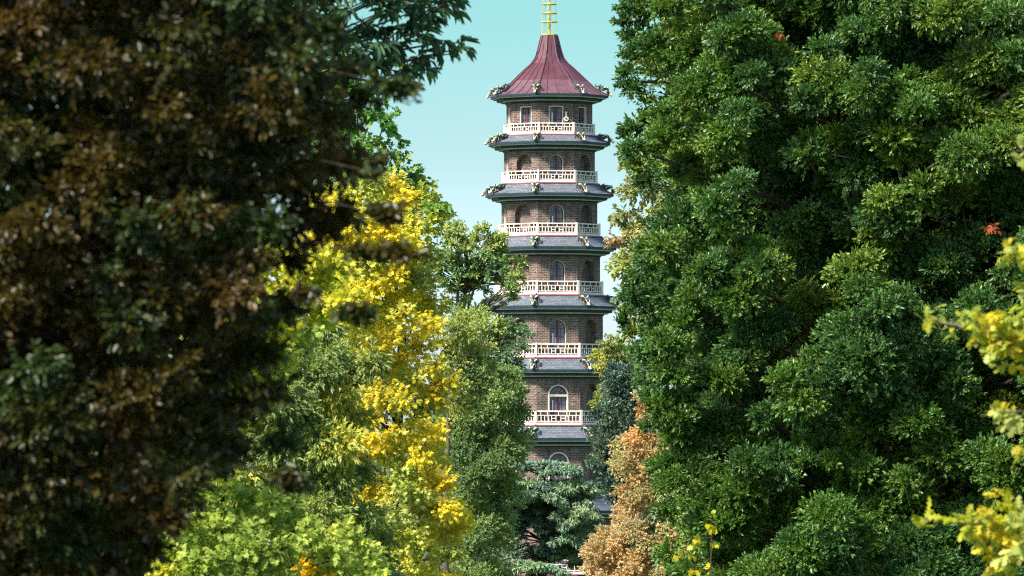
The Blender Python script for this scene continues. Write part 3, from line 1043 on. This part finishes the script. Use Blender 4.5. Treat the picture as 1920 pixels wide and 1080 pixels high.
make_tree('sweet_chestnut', 'sparse chestnut with long dark narrow leaves hanging against open sky', 'tree', (-6.0, dS + 3, 0), (-4.6, dS + 2, 26.8), 0.42,
          list(map(tuple, cl)) + ends + low_, LM, M['bark_dark'], 'lance', 0.19, 0.055, 1.7, G2, per=6, spread=0.75, up=0.0, out=0.4, flat=0.8, droop=0.45, face=0.5,
          coarse=outside, palw=[.45, .35, .2], every=2, limb_r=0.035, twig_every=2, twig_r=0.006, twig=0.22,
          extra=[([P(560, 130, 69), P(680, 120, 68), P(760, 115, 67.7), P(820, 100, 67.6), P(880, 88, 67.6)], 0.035, 0.006), ([P(560, 60, 69), P(680, 70, 68), P(780, 40, 67.7), P(835, 5, 67.6)], 0.04, 0.006),
                 ([P(600, 140, 69), P(680, 150, 68), P(750, 165, 67.7)], 0.03, 0.006)])

# --- yellow-green maple on the skyline
dM = 140.0
mp_poly = [(560, 90), (650, 60), (700, 130), (726, 170), (738, 215), (748, 262), (764, 300), (800, 322), (812, 362), (845, 384), (848, 405), (835, 440), (800, 520), (640, 520), (560, 300)]
cl = dart_clumps(mp_poly, dM, 0.62, 1.6, 3.0, 0.8, 3000, 0.8, 0.55)
ends = [(*P(x, y, dM - 0.3), r) for x, y, r in ((735, 240, .25), (752, 270, .22), (785, 318, .2), (838, 388, .22), (828, 405, .3), (818, 372, .22), (842, 402, .2), (742, 215, .2), (800, 345, .3))]
low_ = lower(-5.0, dM + 4, 4.5, 4.0, 8, 24, 40, 1.3)
Y1 = [((0.275, 0.400, 0.050), (0.450, 0.525, 0.062)), ((0.150, 0.312, 0.062), (0.237, 0.388, 0.075)), ((0.450, 0.475, 0.050), (0.600, 0.550, 0.056)), ((0.125, 0.300, 0.062), (0.188, 0.362, 0.075))]
make_tree('skyline_maple', 'lime and yellow-green maple whose top rises against open sky', 'tree', (-5.0, dM + 4, 0), (-4.3, dM + 2, 28.5), 0.45,
          list(map(tuple, cl)) + ends + low_, LM_yellow, M['bark'], 'maple', 0.14, 0.135, 2.1, Y1, per=6, spread=0.9, up=0.2, out=0.4, flat=0.85, droop=0.3, face=0.5,
          coarse=outside, every=2, limb_r=0.045, twig_every=5, twig_r=0.008, twig=0.3, cl_pal=pick_palette([(660, 130, 120, 3), (700, 230, 60, 1)], dM))

# --- yellow maple
dY = 120.0
ye_poly = [(560, 340), (680, 320), (740, 312), (786, 345), (800, 420), (828, 470), (838, 540), (834, 590), (818, 655), (858, 690), (882, 712), (842, 745), (832, 790), (850, 850), (846, 885),
           (884, 930), (894, 985), (872, 1050), (858, 1300), (560, 1300), (600, 900)]
cl = dart_clumps(ye_poly, dY, 0.62, 1.8, 2.5, 0.8, 4000, 0.9, 0.55)
cl2 = dart_clumps(ye_poly, dY + 1.5, 0.75, 1.0, 2.5, 1.0, 2000, 0.6, 0.8)
low_ = lower(-3.0, dY + 3, 3.4, 3.5, 5, 17, 40, 1.2)
Y2 = [((0.72, 0.58, 0.04), (0.78, 0.68, 0.08)), ((0.70, 0.55, 0.035), (0.76, 0.61, 0.055)), ((0.55, 0.56, 0.09), (0.68, 0.65, 0.15)), ((0.36, 0.44, 0.09), (0.50, 0.54, 0.14)),
      ((0.28, 0.35, 0.11), (0.40, 0.45, 0.16)), ((0.70, 0.36, 0.03), (0.74, 0.45, 0.04))]
make_tree('yellow_maple', 'bright golden-yellow autumn maple, the yellowest tree in the avenue', 'tree', (-3.0, dY + 3, 0), (-2.6, dY + 2, 24.5), 0.4,
          list(map(tuple, cl)) + list(map(tuple, cl2)) + low_, LM_yellow, M['bark_dark'], 'maple', 0.10, 0.097, 2.8, Y2, per=6, spread=0.9, up=0.15, out=0.4, flat=0.8, droop=0.35, face=0.5,
          coarse=outside, palw=[.44, .18, .20, .14, .04, .0], patch=0.6, every=2, limb_r=0.04, twig=0.3,
          cl_pal=pick_palette([(835, 860, 40, 2), (760, 960, 40, 4), (700, 1010, 60, 3), (760, 900, 25, 3), (850, 960, 40, 0), (800, 1010, 45, 2)], dY))

# --- grey-green fine-leaved tree before the yellow maple
dG = 100.0
gr_poly = [(380, 560), (560, 570), (620, 590), (700, 640), (722, 672), (712, 720), (680, 760), (700, 800), (690, 850), (700, 890), (690, 930), (730, 960), (740, 1010), (760, 1080), (760, 1300), (300, 1300), (360, 800)]
cl = dart_clumps(gr_poly, dG, 0.6, 2.2, 2.8, 0.85, 4000, 0.7, 0.55)
cl2 = dart_clumps(gr_poly, dG + 1.6, 0.75, 1.2, 2.8, 1.0, 2000, 0.6, 0.8)
low_ = lower(-4.2, dG + 3, 3.6, 3.5, 5, 16.5, 40, 1.1)
G3 = [((0.268, 0.341, 0.113), (0.401, 0.471, 0.150)), ((0.201, 0.281, 0.101), (0.301, 0.380, 0.125)), ((0.434, 0.471, 0.106), (0.635, 0.607, 0.138)), ((0.602, 0.471, 0.038), (0.820, 0.607, 0.038))]
make_tree('willow_oak', 'grey-green fine-leaved tree flecked with yellow, overlapping the golden maple', 'tree', (-4.2, dG + 3, 0), (-3.8, dG + 1.5, 21.3), 0.4,
          list(map(tuple, cl)) + list(map(tuple, cl2)) + low_, LM, M['bark_dark'], 'lance', 0.13, 0.038, 3.4, G3, per=8, spread=0.7, up=0.0, out=0.5, flat=0.8, droop=0.35, face=0.5,
          coarse=outside, palw=[.42, .30, .26, .02], every=2, limb_r=0.04, twig=0.22,
          extra=[([P(590, 945, 96.5), P(612, 932, 96), P(640, 908, 95.8)], 0.012, 0.004), ([P(600, 942, 96.5), P(625, 935, 96), P(636, 925, 95.8)], 0.01, 0.003), ([P(545, 905, 96.5), P(570, 890, 96), P(590, 868, 95.8)], 0.012, 0.004)])

# --- lime maple glimpsed through the beech and filling the lower corner
dL = 78.0
li_poly = [(300, 420), (470, 430), (560, 440), (640, 462), (690, 500), (680, 560), (600, 640), (480, 780), (440, 880), (520, 905), (600, 935), (670, 975), (712, 1000), (735, 1045), (730, 1300), (150, 1300), (280, 700)]
cl = dart_clumps(li_poly, dL, 0.42, 1.6, 2.2, 0.85, 4500, 0.6, 0.55)
cl2 = dart_clumps(li_poly, dL + 1.2, 0.55, 1.0, 2.2, 1.0, 2000, 0.5, 0.8)
low_ = lower(-4.4, dL + 3, 3.0, 3.0, 5, 17, 40, 1.0)
G4 = [((0.345, 0.439, 0.075), (0.497, 0.558, 0.120)), ((0.249, 0.344, 0.064), (0.358, 0.439, 0.082)), ((0.552, 0.558, 0.045), (0.718, 0.640, 0.060)), ((0.820, 0.582, 0.014), (0.820, 0.496, 0.014))]
make_tree('lime_green_maple', 'fresh lime-green maple with one orange-yellow patch, filling the lower corner under the dark beech', 'tree', (-5.3, dL + 3, 0), (-4.6, dL + 2, 22.4), 0.35,
          list(map(tuple, cl)) + list(map(tuple, cl2)) + low_, LM_yellow, M['bark_dark'], 'maple', 0.10, 0.095, 2.6, G4, per=6, spread=0.9, up=0.15, out=0.4, flat=0.8, droop=0.3, face=0.5,
          coarse=outside, palw=[.43, .36, .21, .0], every=2, limb_r=0.03, twig=0.25, cl_pal=pick_palette([(592, 1066, 38, 3), (540, 475, 90, 2), (640, 540, 80, 2)], dL))

# --- airy tree before the pagoda with sky showing between its limbs
dA_ = 215.0
ai_poly = [(815, 430), (845, 412), (870, 414), (905, 418), (935, 426), (962, 448), (968, 490), (980, 535), (978, 566), (948, 556), (930, 530), (905, 528), (885, 512), (862, 540), (815, 560)]
ai_low = [(830, 560), (905, 576), (955, 590), (990, 618), (1000, 650), (988, 676), (978, 700), (988, 728), (965, 748), (900, 745), (850, 640)]
cl = split_clumps(dart_clumps(ai_poly, dA_, 0.6, 0.8, 1.5, 0.7, 2500, 0.5, 0.5), 4, 0.5, 1.0)
cl2 = dart_clumps(ai_low, dA_, 0.75, 1.2, 1.8, 0.8, 2500, 0.6, 0.55)
few = [(*P(x, y, dA_), r) for x, y, r in ((880, 555, .25), (905, 570, .22), (850, 545, .4), (840, 565, .4), (940, 568, .25), (962, 560, .3), (865, 575, .4), (915, 588, .3), (890, 580, .3), (912, 545, .28), (925, 556, .25), (895, 535, .3), (870, 560, .35))]
low_ = lower(-2.2, dA_ + 2, 3.0, 3.0, 7, 20, 30, 1.2)
G5 = [((0.163, 0.289, 0.139), (0.239, 0.380, 0.164)), ((0.136, 0.243, 0.139), (0.206, 0.304, 0.156)), ((0.308, 0.394, 0.131), (0.444, 0.501, 0.148))]
make_tree('airy_ash', 'airy mid-green tree with open limbs overlapping the pagoda balconies', 'tree', (-2.2, dA_ + 2, 0), (-2.0, dA_ + 0.5, 27.6), 0.4,
          list(map(tuple, cl)) + list(map(tuple, cl2)) + few + low_, LM, M['bark'], 'oval', 0.135, 0.07, 2.6, G5, per=7, spread=0.9, up=0.2, out=0.4, flat=0.8, droop=0.2, face=0.5,
          coarse=outside, every=1, limb_r=0.055, twig=0.3,
          extra=[([P(860, 620, dA_), P(858, 560, dA_), P(862, 500, dA_), P(855, 455, dA_)], 0.09, 0.03), ([P(870, 600, dA_), P(888, 545, dA_), P(900, 500, dA_), P(915, 460, dA_)], 0.07, 0.02),
                 ([P(865, 600, dA_), P(900, 570, dA_), P(930, 555, dA_), P(955, 520, dA_)], 0.06, 0.02), ([P(880, 590, dA_), P(915, 575, dA_), P(950, 572, dA_)], 0.05, 0.015)])

# --- olive tree and deep green tree below it
dO = 172.0
ol_poly = [(790, 580), (840, 578), (868, 578), (898, 606), (918, 640), (925, 690), (905, 740), (880, 800), (850, 830), (820, 700)]
cl = dart_clumps(ol_poly, dO, 0.62, 1.6, 1.8, 0.85, 3000, 0.6, 0.55)
low_ = lower(-2.0, dO + 2, 2.6, 2.6, 6, 20, 45, 1.1)
G6 = [((0.259, 0.309, 0.091), (0.389, 0.420, 0.125)), ((0.156, 0.222, 0.080), (0.233, 0.297, 0.097)), ((0.389, 0.408, 0.125), (0.518, 0.494, 0.160))]
make_tree('olive_lime_tree', 'pale olive-green tree squeezed between the golden maple and the airy tree', 'tree', (-2.2, dO + 2, 0), (-2.1, dO + 1, 23.4), 0.32,
          list(map(tuple, cl)) + low_, LM, M['bark'], 'oval', 0.105, 0.06, 3.0, G6, per=7, spread=0.9, up=0.25, out=0.4, flat=0.8, droop=0.15, face=0.5, coarse=outside, every=2, limb_r=0.04, twig=0.22)
dD = 182.0
dg_poly = [(800, 760), (810, 690), (850, 690), (895, 690), (930, 672), (968, 690), (982, 726), (986, 780), (992, 830), (978, 872), (970, 905), (982, 950), (968, 985), (955, 1030), (960, 1300), (820, 1300), (850, 1000)]
cl = dart_clumps(dg_poly, dD, 0.72, 1.8, 1.8, 0.85, 3500, 0.7, 0.55)
cl2 = dart_clumps(dg_poly, dD + 1.5, 0.8, 1.2, 1.8, 1.0, 1500, 0.5, 0.8)
low_ = lower(-1.0, dD + 2.5, 2.6, 2.6, 4, 14, 35, 1.1)
G7 = [((0.175, 0.266, 0.103), (0.276, 0.372, 0.133)), ((0.124, 0.212, 0.094), (0.189, 0.278, 0.107)), ((0.320, 0.384, 0.114), (0.451, 0.478, 0.144)), ((0.553, 0.319, 0.035), (0.641, 0.399, 0.035))]
make_tree('hornbeam', 'deep green tree column standing directly before the cedar and lower pagoda', 'tree', (-1.0, dD + 2.5, 0), (-0.9, dD + 1.5, 21.6), 0.35,
          list(map(tuple, cl)) + list(map(tuple, cl2)) + low_, LM, M['bark_dark'], 'oval', 0.105, 0.06, 3.2, G7, per=7, spread=0.9, up=0.3, out=0.4, flat=0.8, droop=0.1, face=0.45, coarse=outside,
          palw=[.45, .34, .21, .0], every=2, limb_r=0.04, twig=0.22)

# --- cedar with layered plates at the foot of the pagoda
dK = 288.0
KX, KY = (1022 - 960) / F * dK, dK
plates = []          # centre px, half width px, droop px, depth offset
for px, py, hw, dp, dy in ((1018, 872, 62, 10, -1.0), (1050, 880, 34, 8, -2.0), (985, 905, 44, 12, -2.6), (1062, 905, 50, 16, -1.6), (1002, 925, 52, 20, -3.4), (1040, 915, 40, 16, -3.0),
                           (965, 925, 36, 14, -3.2), (1076, 955, 34, 14, -2.8), (1092, 975, 36, 14, -3.4), (1000, 1062, 60, 16, -4.6), (960, 1055, 40, 10, -4.2), (1094, 962, 24, 10, -3.6), (1060, 1010, 26, 8, -2.5)):
    plates.append((px, py, hw, dp, dy))
kc = []
for px, py, hw, dp, dy in plates:
    n = int(hw * 1.3)
    for i in range(n):
        t = RNG.uniform(-1, 1)
        y = dK + dy + RNG.uniform(-1.6, 2.4)
        kc.append((*P(px + t * hw, py + dp * t * t + RNG.uniform(-2.0, 2.0), y), RNG.uniform(0.24, 0.44)))
for i in range(430):
    px_, py_ = RNG.uniform(948, 1098), RNG.uniform(905, 1048)
    if math.hypot((px_ - 1003) / 26, (py_ - 1008) / 16) > 1:
        kc.append((*P(px_, py_, dK + RNG.uniform(-0.9, 3.5)), RNG.uniform(0.38, 0.6)))
for px_, py_, r_ in ((1085, 962, .45), (1096, 975, .45), (1104, 990, .4), (1078, 985, .45), (1090, 1000, .45), (1100, 958, .35), (1110, 975, .3), (1078, 942, .3), (1092, 946, .32), (1106, 940, .3), (1112, 952, .3), (1100, 950, .3)):
    kc.append((*P(px_, py_, dK - 3.5), r_))
for i in range(80):     # the rest of the crown, lower and behind
    u = rnd_unit(1)[0]
    kc.append((KX + u[0] * 4.2, KY + 1.5 + abs(u[1]) * 2.5, 10.5 + u[2] * 6, RNG.uniform(0.4, 0.7)))
K1 = [((0.136, 0.227, 0.144), (0.199, 0.303, 0.181)), ((0.090, 0.162, 0.133), (0.136, 0.216, 0.157)), ((0.217, 0.313, 0.157), (0.282, 0.379, 0.181))]
make_tree('cedar', 'layered blue-green cedar spreading flat boughs across the pagoda base', 'tree', (KX, KY, 0), (KX - 0.1, KY, 17.2), 0.5,
          kc, LM_needle, M['bark_dark'], 'needle', 0.24, 0.065, 4.2, K1, per=8, spread=0.6, up=0.05, out=0.35, flat=0.42, droop=0.4, face=0.68, every=3, limb_r=0.05, twig=0.2, low=0.1, palw=[.5, .3, .2], cl_pal=pick_palette([(1085, 960, 26, 2), (1095, 985, 20, 2), (1060, 945, 12, 2)], dK))

# --- horse chestnut with bronzed leaves peeping past the oak
dH = 150.0
hc_poly = [(1172, 262), (1240, 250), (1330, 320), (1330, 640), (1220, 640), (1172, 600), (1158, 560), (1146, 520), (1150, 470), (1142, 425), (1152, 395), (1176, 370), (1170, 335), (1160, 300)]
cl = dart_clumps(hc_poly, dH, 0.62, 1.4, 1.6, 0.85, 3000, 0.7, 0.55)
low_ = lower(7.0, dH + 4, 3.0, 3.0, 6, 22, 40, 1.2)
G8 = [((0.220, 0.264, 0.110), (0.308, 0.341, 0.132)), ((0.308, 0.242, 0.132), (0.385, 0.286, 0.143)), ((0.121, 0.231, 0.110), (0.165, 0.275, 0.121)), ((0.330, 0.385, 0.121), (0.407, 0.440, 0.143))]
make_tree('horse_chestnut', 'bronze-tinged pale tree peeping out past the evergreen oak beside the middle roofs', 'tree', (8.0, dH + 4, 0), (6.4, dH + 3, 27.8), 0.4,
          list(map(tuple, cl)) + low_, LM, M['bark'], 'oval', 0.14, 0.08, 2.8, G8, per=7, spread=1.0, up=0.1, out=0.4, flat=0.75, droop=0.4, face=0.55, coarse=outside, every=2, limb_r=0.045, twig=0.25,
          patch=0.8, palw=[.4, .17, .2, .23], cl_pal=pick_palette([(1160, 450, 18, 1), (1195, 460, 30, 3), (1170, 560, 40, 2)], dH))

# --- pale yellow-green, blue-green and russet trees below the oak
dP = 245.0
pl_poly = [(1112, 650), (1140, 628), (1165, 630), (1190, 650), (1215, 720), (1200, 820), (1120, 790), (1108, 760), (1116, 720), (1106, 690)]
cl = dart_clumps(pl_poly, dP, 0.6, 0.8, 1.2, 0.8, 2000, 0.5, 0.5)
low_ = lower(5.0, dP + 2, 2.0, 2.0, 8, 20, 30, 1.1)
G9 = [((0.352, 0.363, 0.077), (0.484, 0.462, 0.110)), ((0.220, 0.275, 0.077), (0.330, 0.363, 0.088))]
make_tree('pale_locust_tree', 'small pale yellow-green treetop touching the lower balconies', 'tree', (5.2, dP + 1.5, 0), (5.0, dP + 1, 23.4), 0.3,
          list(map(tuple, cl)) + low_, LM_yellow, M['bark'], 'oval', 0.17, 0.09, 2.2, G9, per=6, spread=0.9, up=0.2, out=0.3, flat=0.8, droop=0.2, face=0.5, every=2, limb_r=0.04, twig=0.25)
dB = 225.0
bl_poly = [(1128, 720), (1140, 690), (1160, 672), (1190, 680), (1230, 720), (1240, 900), (1190, 960), (1150, 950), (1122, 920), (1106, 880), (1108, 820), (1114, 770)]
cl = dart_clumps(bl_poly, dB, 0.68, 1.4, 1.5, 0.8, 2500, 0.6, 0.55)
cl2 = dart_clumps(bl_poly, dB + 1.4, 0.8, 1.0, 1.5, 1.0, 1000, 0.4, 0.8)
low_ = lower(5.0, dB + 2, 2.4, 2.4, 4, 16, 35, 1.1)
G10 = [((0.050, 0.105, 0.085), (0.08, 0.14, 0.105)), ((0.038, 0.08, 0.07), (0.06, 0.11, 0.085)), ((0.09, 0.14, 0.10), (0.14, 0.19, 0.125))]
make_tree('holly', 'blue-green evergreen column between the pagoda wall and the russet tree', 'tree', (5.0, dB + 2, 0), (4.9, dB + 1, 22.0), 0.3,
          list(map(tuple, cl)) + list(map(tuple, cl2)) + low_, LM_gloss, M['bark_dark'], 'oval', 0.14, 0.075, 3.2, G10, per=7, spread=0.9, up=0.3, out=0.3, flat=0.85, droop=0.05, face=0.4, every=2, limb_r=0.04, twig=0.2)
dU = 195.0
ru_poly = [(1190, 770), (1196, 725), (1225, 710), (1260, 760), (1330, 900), (1340, 1300), (1085, 1300), (1094, 1060), (1088, 1020), (1122, 985), (1146, 960), (1155, 920), (1146, 870), (1150, 825), (1172, 800)]
cl = dart_clumps(ru_poly, dU, 0.68, 1.6, 2.0, 0.82, 3000, 0.6, 0.55)
cl2 = dart_clumps(ru_poly, dU + 1.5, 0.8, 1.0, 2.0, 1.0, 1200, 0.4, 0.8)
low_ = lower(5.0, dU + 2.5, 2.8, 2.8, 4, 15, 35, 1.1)
R1_ = [((0.530, 0.367, 0.188), (0.646, 0.458, 0.235)), ((0.439, 0.367, 0.177), (0.554, 0.470, 0.212)), ((0.277, 0.332, 0.141), (0.381, 0.412, 0.177)), ((0.623, 0.343, 0.141), (0.692, 0.435, 0.177)), ((0.231, 0.332, 0.212), (0.311, 0.401, 0.259))]
make_tree('russet_hornbeam', 'orange and russet autumn tree below the evergreen oak', 'tree', (5.0, dU + 2.5, 0), (5.0, dU + 1.5, 20.6), 0.3,
          list(map(tuple, cl)) + list(map(tuple, cl2)) + low_, LM_yellow, M['bark'], 'oval', 0.115, 0.068, 3.0, R1_, per=7, spread=0.9, up=0.2, out=0.3, flat=0.8, droop=0.2, face=0.5, coarse=outside, every=2, limb_r=0.04, twig=0.22,
          palw=[.50, .38, .08, .02, .02], cl_pal=pick_palette([(1200, 790, 40, 3), (1222, 980, 32, 4), (1110, 1010, 22, 2)], dU))

# --- yellowing oak reaching in from the edge of the view
dW = 48.0
wy = []
for x, y, r in ((1752, 602, .085), (1745, 585, .06), (1778, 612, .09), (1790, 606, .07), (1830, 604, .14), (1858, 618, .2), (1890, 612, .24), (1905, 650, .28), (1925, 605, .22), (1880, 645, .2), (1940, 650, .4), (1990, 620, .5), (2060, 600, .6),
                (1815, 600, .12), (1842, 630, .15), (1868, 592, .18), (1866, 645, .18), (1898, 684, .18), (1855, 662, .12), (1910, 590, .2), (1840, 992, .18), (1870, 1006, .22), (1890, 1062, .22), (1850, 1015, .13), (1900, 942, .18), (1812, 968, .12),
                (1732, 972, .09), (1756, 974, .09), (1790, 972, .13), (1825, 980, .18), (1858, 968, .22), (1885, 1000, .3), (1915, 965, .22), (1900, 1050, .28), (1870, 1035, .2), (1940, 1010, .45), (2000, 1000, .55),
                (1886, 462, .12), (1905, 470, .2), (1935, 480, .2), (2000, 470, .35), (1888, 770, .14), (1908, 782, .17), (1935, 775, .16), (2000, 770, .35), (1905, 857, .09), (1935, 862, .12), (1914, 282, .08), (1940, 290, .12),
                (1912, 548, .1), (1935, 540, .15)):
    wy.append((*P(x, y, dW + RNG.uniform(-0.3, 0.3)), r))
for i in range(60):
    u = rnd_unit(1)[0] * RNG.uniform(0.6, 1)
    wy.append((8.6 + u[0] * 3.0, dW + 1 + u[1] * 3.0, 18.5 + u[2] * 5.5, RNG.uniform(0.5, 0.8)))
W1 = [((0.36, 0.40, 0.022), (0.46, 0.46, 0.035)), ((0.26, 0.34, 0.05), (0.36, 0.41, 0.07)), ((0.52, 0.45, 0.03), (0.60, 0.48, 0.04)), ((0.36, 0.41, 0.10), (0.46, 0.48, 0.15)), ((0.55, 0.28, 0.05), (0.5, 0.25, 0.06))]
make_tree('yellowing_oak', 'yellow-green lobed oak boughs reaching in over the evergreen oak at the picture edge', 'tree', (8.6, dW + 1, 0), (8.4, dW + 1, 24.0), 0.3,
          wy, LM_yellow, M['bark'], 'oak', 0.125, 0.08, 1.8, W1, per=6, spread=0.85, up=0.15, out=0.3, flat=0.75, droop=0.25, face=0.55, coarse=outside, every=4, limb_r=0.02, twig=0.2, palw=[.40, .24, .2, .155, .005],
          extra=[([P(2400, 640, 49), P(2100, 600, 48.3), P(1900, 612, 48), P(1800, 612, 48), P(1770, 606, 48), P(1748, 594, 48)], 0.05, 0.004), ([P(2400, 1040, 49), P(2050, 990, 48.3), P(1880, 985, 48), P(1790, 978, 48), P(1728, 972, 48)], 0.05, 0.004),
                 ([P(2300, 520, 49), P(2000, 470, 48.3), P(1880, 462, 48)], 0.04, 0.004), ([P(2300, 800, 49), P(2000, 770, 48.3), P(1880, 772, 48)], 0.04, 0.004), ([P(2300, 320, 49), P(2000, 290, 48.3), P(1905, 282, 48)], 0.04, 0.004)])

# --- slender young tree with yellow leaves
dN = 98.0
ny = [(*P(x, y, dN), r) for x, y, r in ((1338, 975, .16), (1322, 990, .16), (1345, 995, .15), (1312, 1012, .2), (1330, 1018, .16), (1275, 1028, .12), (1290, 1040, .16), (1272, 1045, .12), (1318, 1062, .2), (1335, 1072, .15), (1300, 1090, .25), (1340, 1110, .3), (1300, 1140, .35), (1345, 1170, .35), (1310, 1220, .4))]
N1 = [((0.60, 0.52, 0.02), (0.68, 0.56, 0.04)), ((0.40, 0.42, 0.03), (0.5, 0.48, 0.04))]
nx = P(1318, 980, dN)
make_tree('young_maple', 'slender young tree with few bright yellow leaves at the foot of the evergreen oak', 'tree', (nx[0], dN + 0.3, 0), (nx[0] + 0.1, dN, nx[2] - 0.3), 0.09,
          ny, LM_yellow, M['bark_dark'], 'maple', 0.14, 0.13, 0.85, N1, per=4, spread=1.0, up=0.1, out=0.2, droop=0.4, face=0.45, every=1, limb_r=0.012, twig=0.15, low=0.6, coarse=outside)

# ------------------------------------------------------------------ the ground
gm = MB()
N = 24
for i in range(N):
    for j in range(N):
        x0, x1 = -3000 + 6000 * i / N, -3000 + 6000 * (i + 1) / N
        y0, y1 = -800 + 6000 * j / N, -800 + 6000 * (j + 1) / N
        gm.poly([(x0, y0, 0), (x1, y0, 0), (x1, y1, 0), (x0, y1, 0)])
m, nt, out = new_mat('mown_grass')
v = objcoord(nt)
b = principled(nt, None, 0.9, 0.2)
nt.links.new(ramp(nt, noise(nt, 0.35, 8, v), [(0.3, (0.045, 0.075, 0.022)), (0.7, (0.085, 0.115, 0.035))]), b.inputs['Base Color'])
nt.links.new(b.outputs[0], out.inputs[0])
tag(gm.build('lawn', [m]), kind='structure')

# ------------------------------------------------------------------ light, sky, camera
SUN_EL, SUN_AZ = math.radians(43), math.radians(46)      # azimuth: from straight behind the camera round to the west side
sv = np.array([-math.sin(SUN_AZ) * math.cos(SUN_EL), -math.cos(SUN_AZ) * math.cos(SUN_EL), math.sin(SUN_EL)])
sun = bpy.data.lights.new('sun', 'SUN')
sun.energy = 4.6
sun.angle = math.radians(8.0)
sun.color = (1.0, 0.92, 0.82)
so = link(bpy.data.objects.new('sun', sun))
from mathutils import Vector
so.rotation_euler = Vector(sv).to_track_quat('Z', 'Y').to_euler()
so.location = (-40, -40, 90)

W = bpy.data.worlds.new('World')
S.world = W
W.use_nodes = True
nt = W.node_tree
nt.nodes.clear()
wo = nt.nodes.new('ShaderNodeOutputWorld')
bg = nt.nodes.new('ShaderNodeBackground')
sky = nt.nodes.new('ShaderNodeTexSky')
sky.sky_type = 'NISHITA'
sky.sun_disc = False
sky.sun_elevation = SUN_EL
sky.sun_rotation = math.atan2(sv[0], sv[1])
sky.air_density = 1.0
sky.dust_density = 0.8
sky.ozone_density = 1.0
bg.inputs[1].default_value = 0.065
sx = nt.nodes.new('ShaderNodeSeparateXYZ')
nt.links.new(nt.nodes.new('ShaderNodeTexCoord').outputs['Generated'], sx.inputs[0])
tint = ramp(nt, sx.outputs['Z'], [(0.0, (0.50, 0.59, 0.86)), (0.031, (0.47, 0.58, 0.82)), (0.052, (0.33, 0.445, 0.515)), (0.08, (0.255, 0.43, 0.425)), (0.3, (0.80, 0.88, 0.84))])   # thin haze whitens the horizon
nt.links.new(mixrgb(nt, 1.0, sky.outputs[0], tint, 'MULTIPLY'), bg.inputs[0])
bg.inputs[1].default_value *= 2.0
nt.links.new(bg.outputs[0], wo.inputs[0])

cam = bpy.data.cameras.new('camera')
co = link(bpy.data.objects.new('camera', cam))
co.location = (0, 0, CAMZ)
co.rotation_euler = (math.radians(90), 0, 0)
cam.sensor_width = 36
cam.lens = F / 1920 * 36
cam.shift_y = (HOR - 540) / 1920
cam.clip_start = 0.5
cam.clip_end = 9000
cam.dof.use_dof = True
cam.dof.focus_distance = 190
cam.dof.aperture_fstop = 5.2
S.camera = co

S.render.engine = 'CYCLES'
S.cycles.max_bounces = 8
S.cycles.pixel_filter_type = 'BLACKMAN_HARRIS'
S.cycles.filter_width = 1.1
S.cycles.diffuse_bounces = 5
S.cycles.glossy_bounces = 2
S.cycles.transmission_bounces = 4
S.cycles.sample_clamp_indirect = 6
S.cycles.use_denoising = False
S.cycles.denoiser = 'OPENIMAGEDENOISE'
S.cycles.denoising_input_passes = 'RGB_ALBEDO_NORMAL'
S.cycles.denoising_prefilter = 'ACCURATE'
S.view_settings.view_transform = 'Standard'
S.view_settings.look = 'None'
S.view_settings.gamma = 1.0
S.view_settings.exposure = 1.25
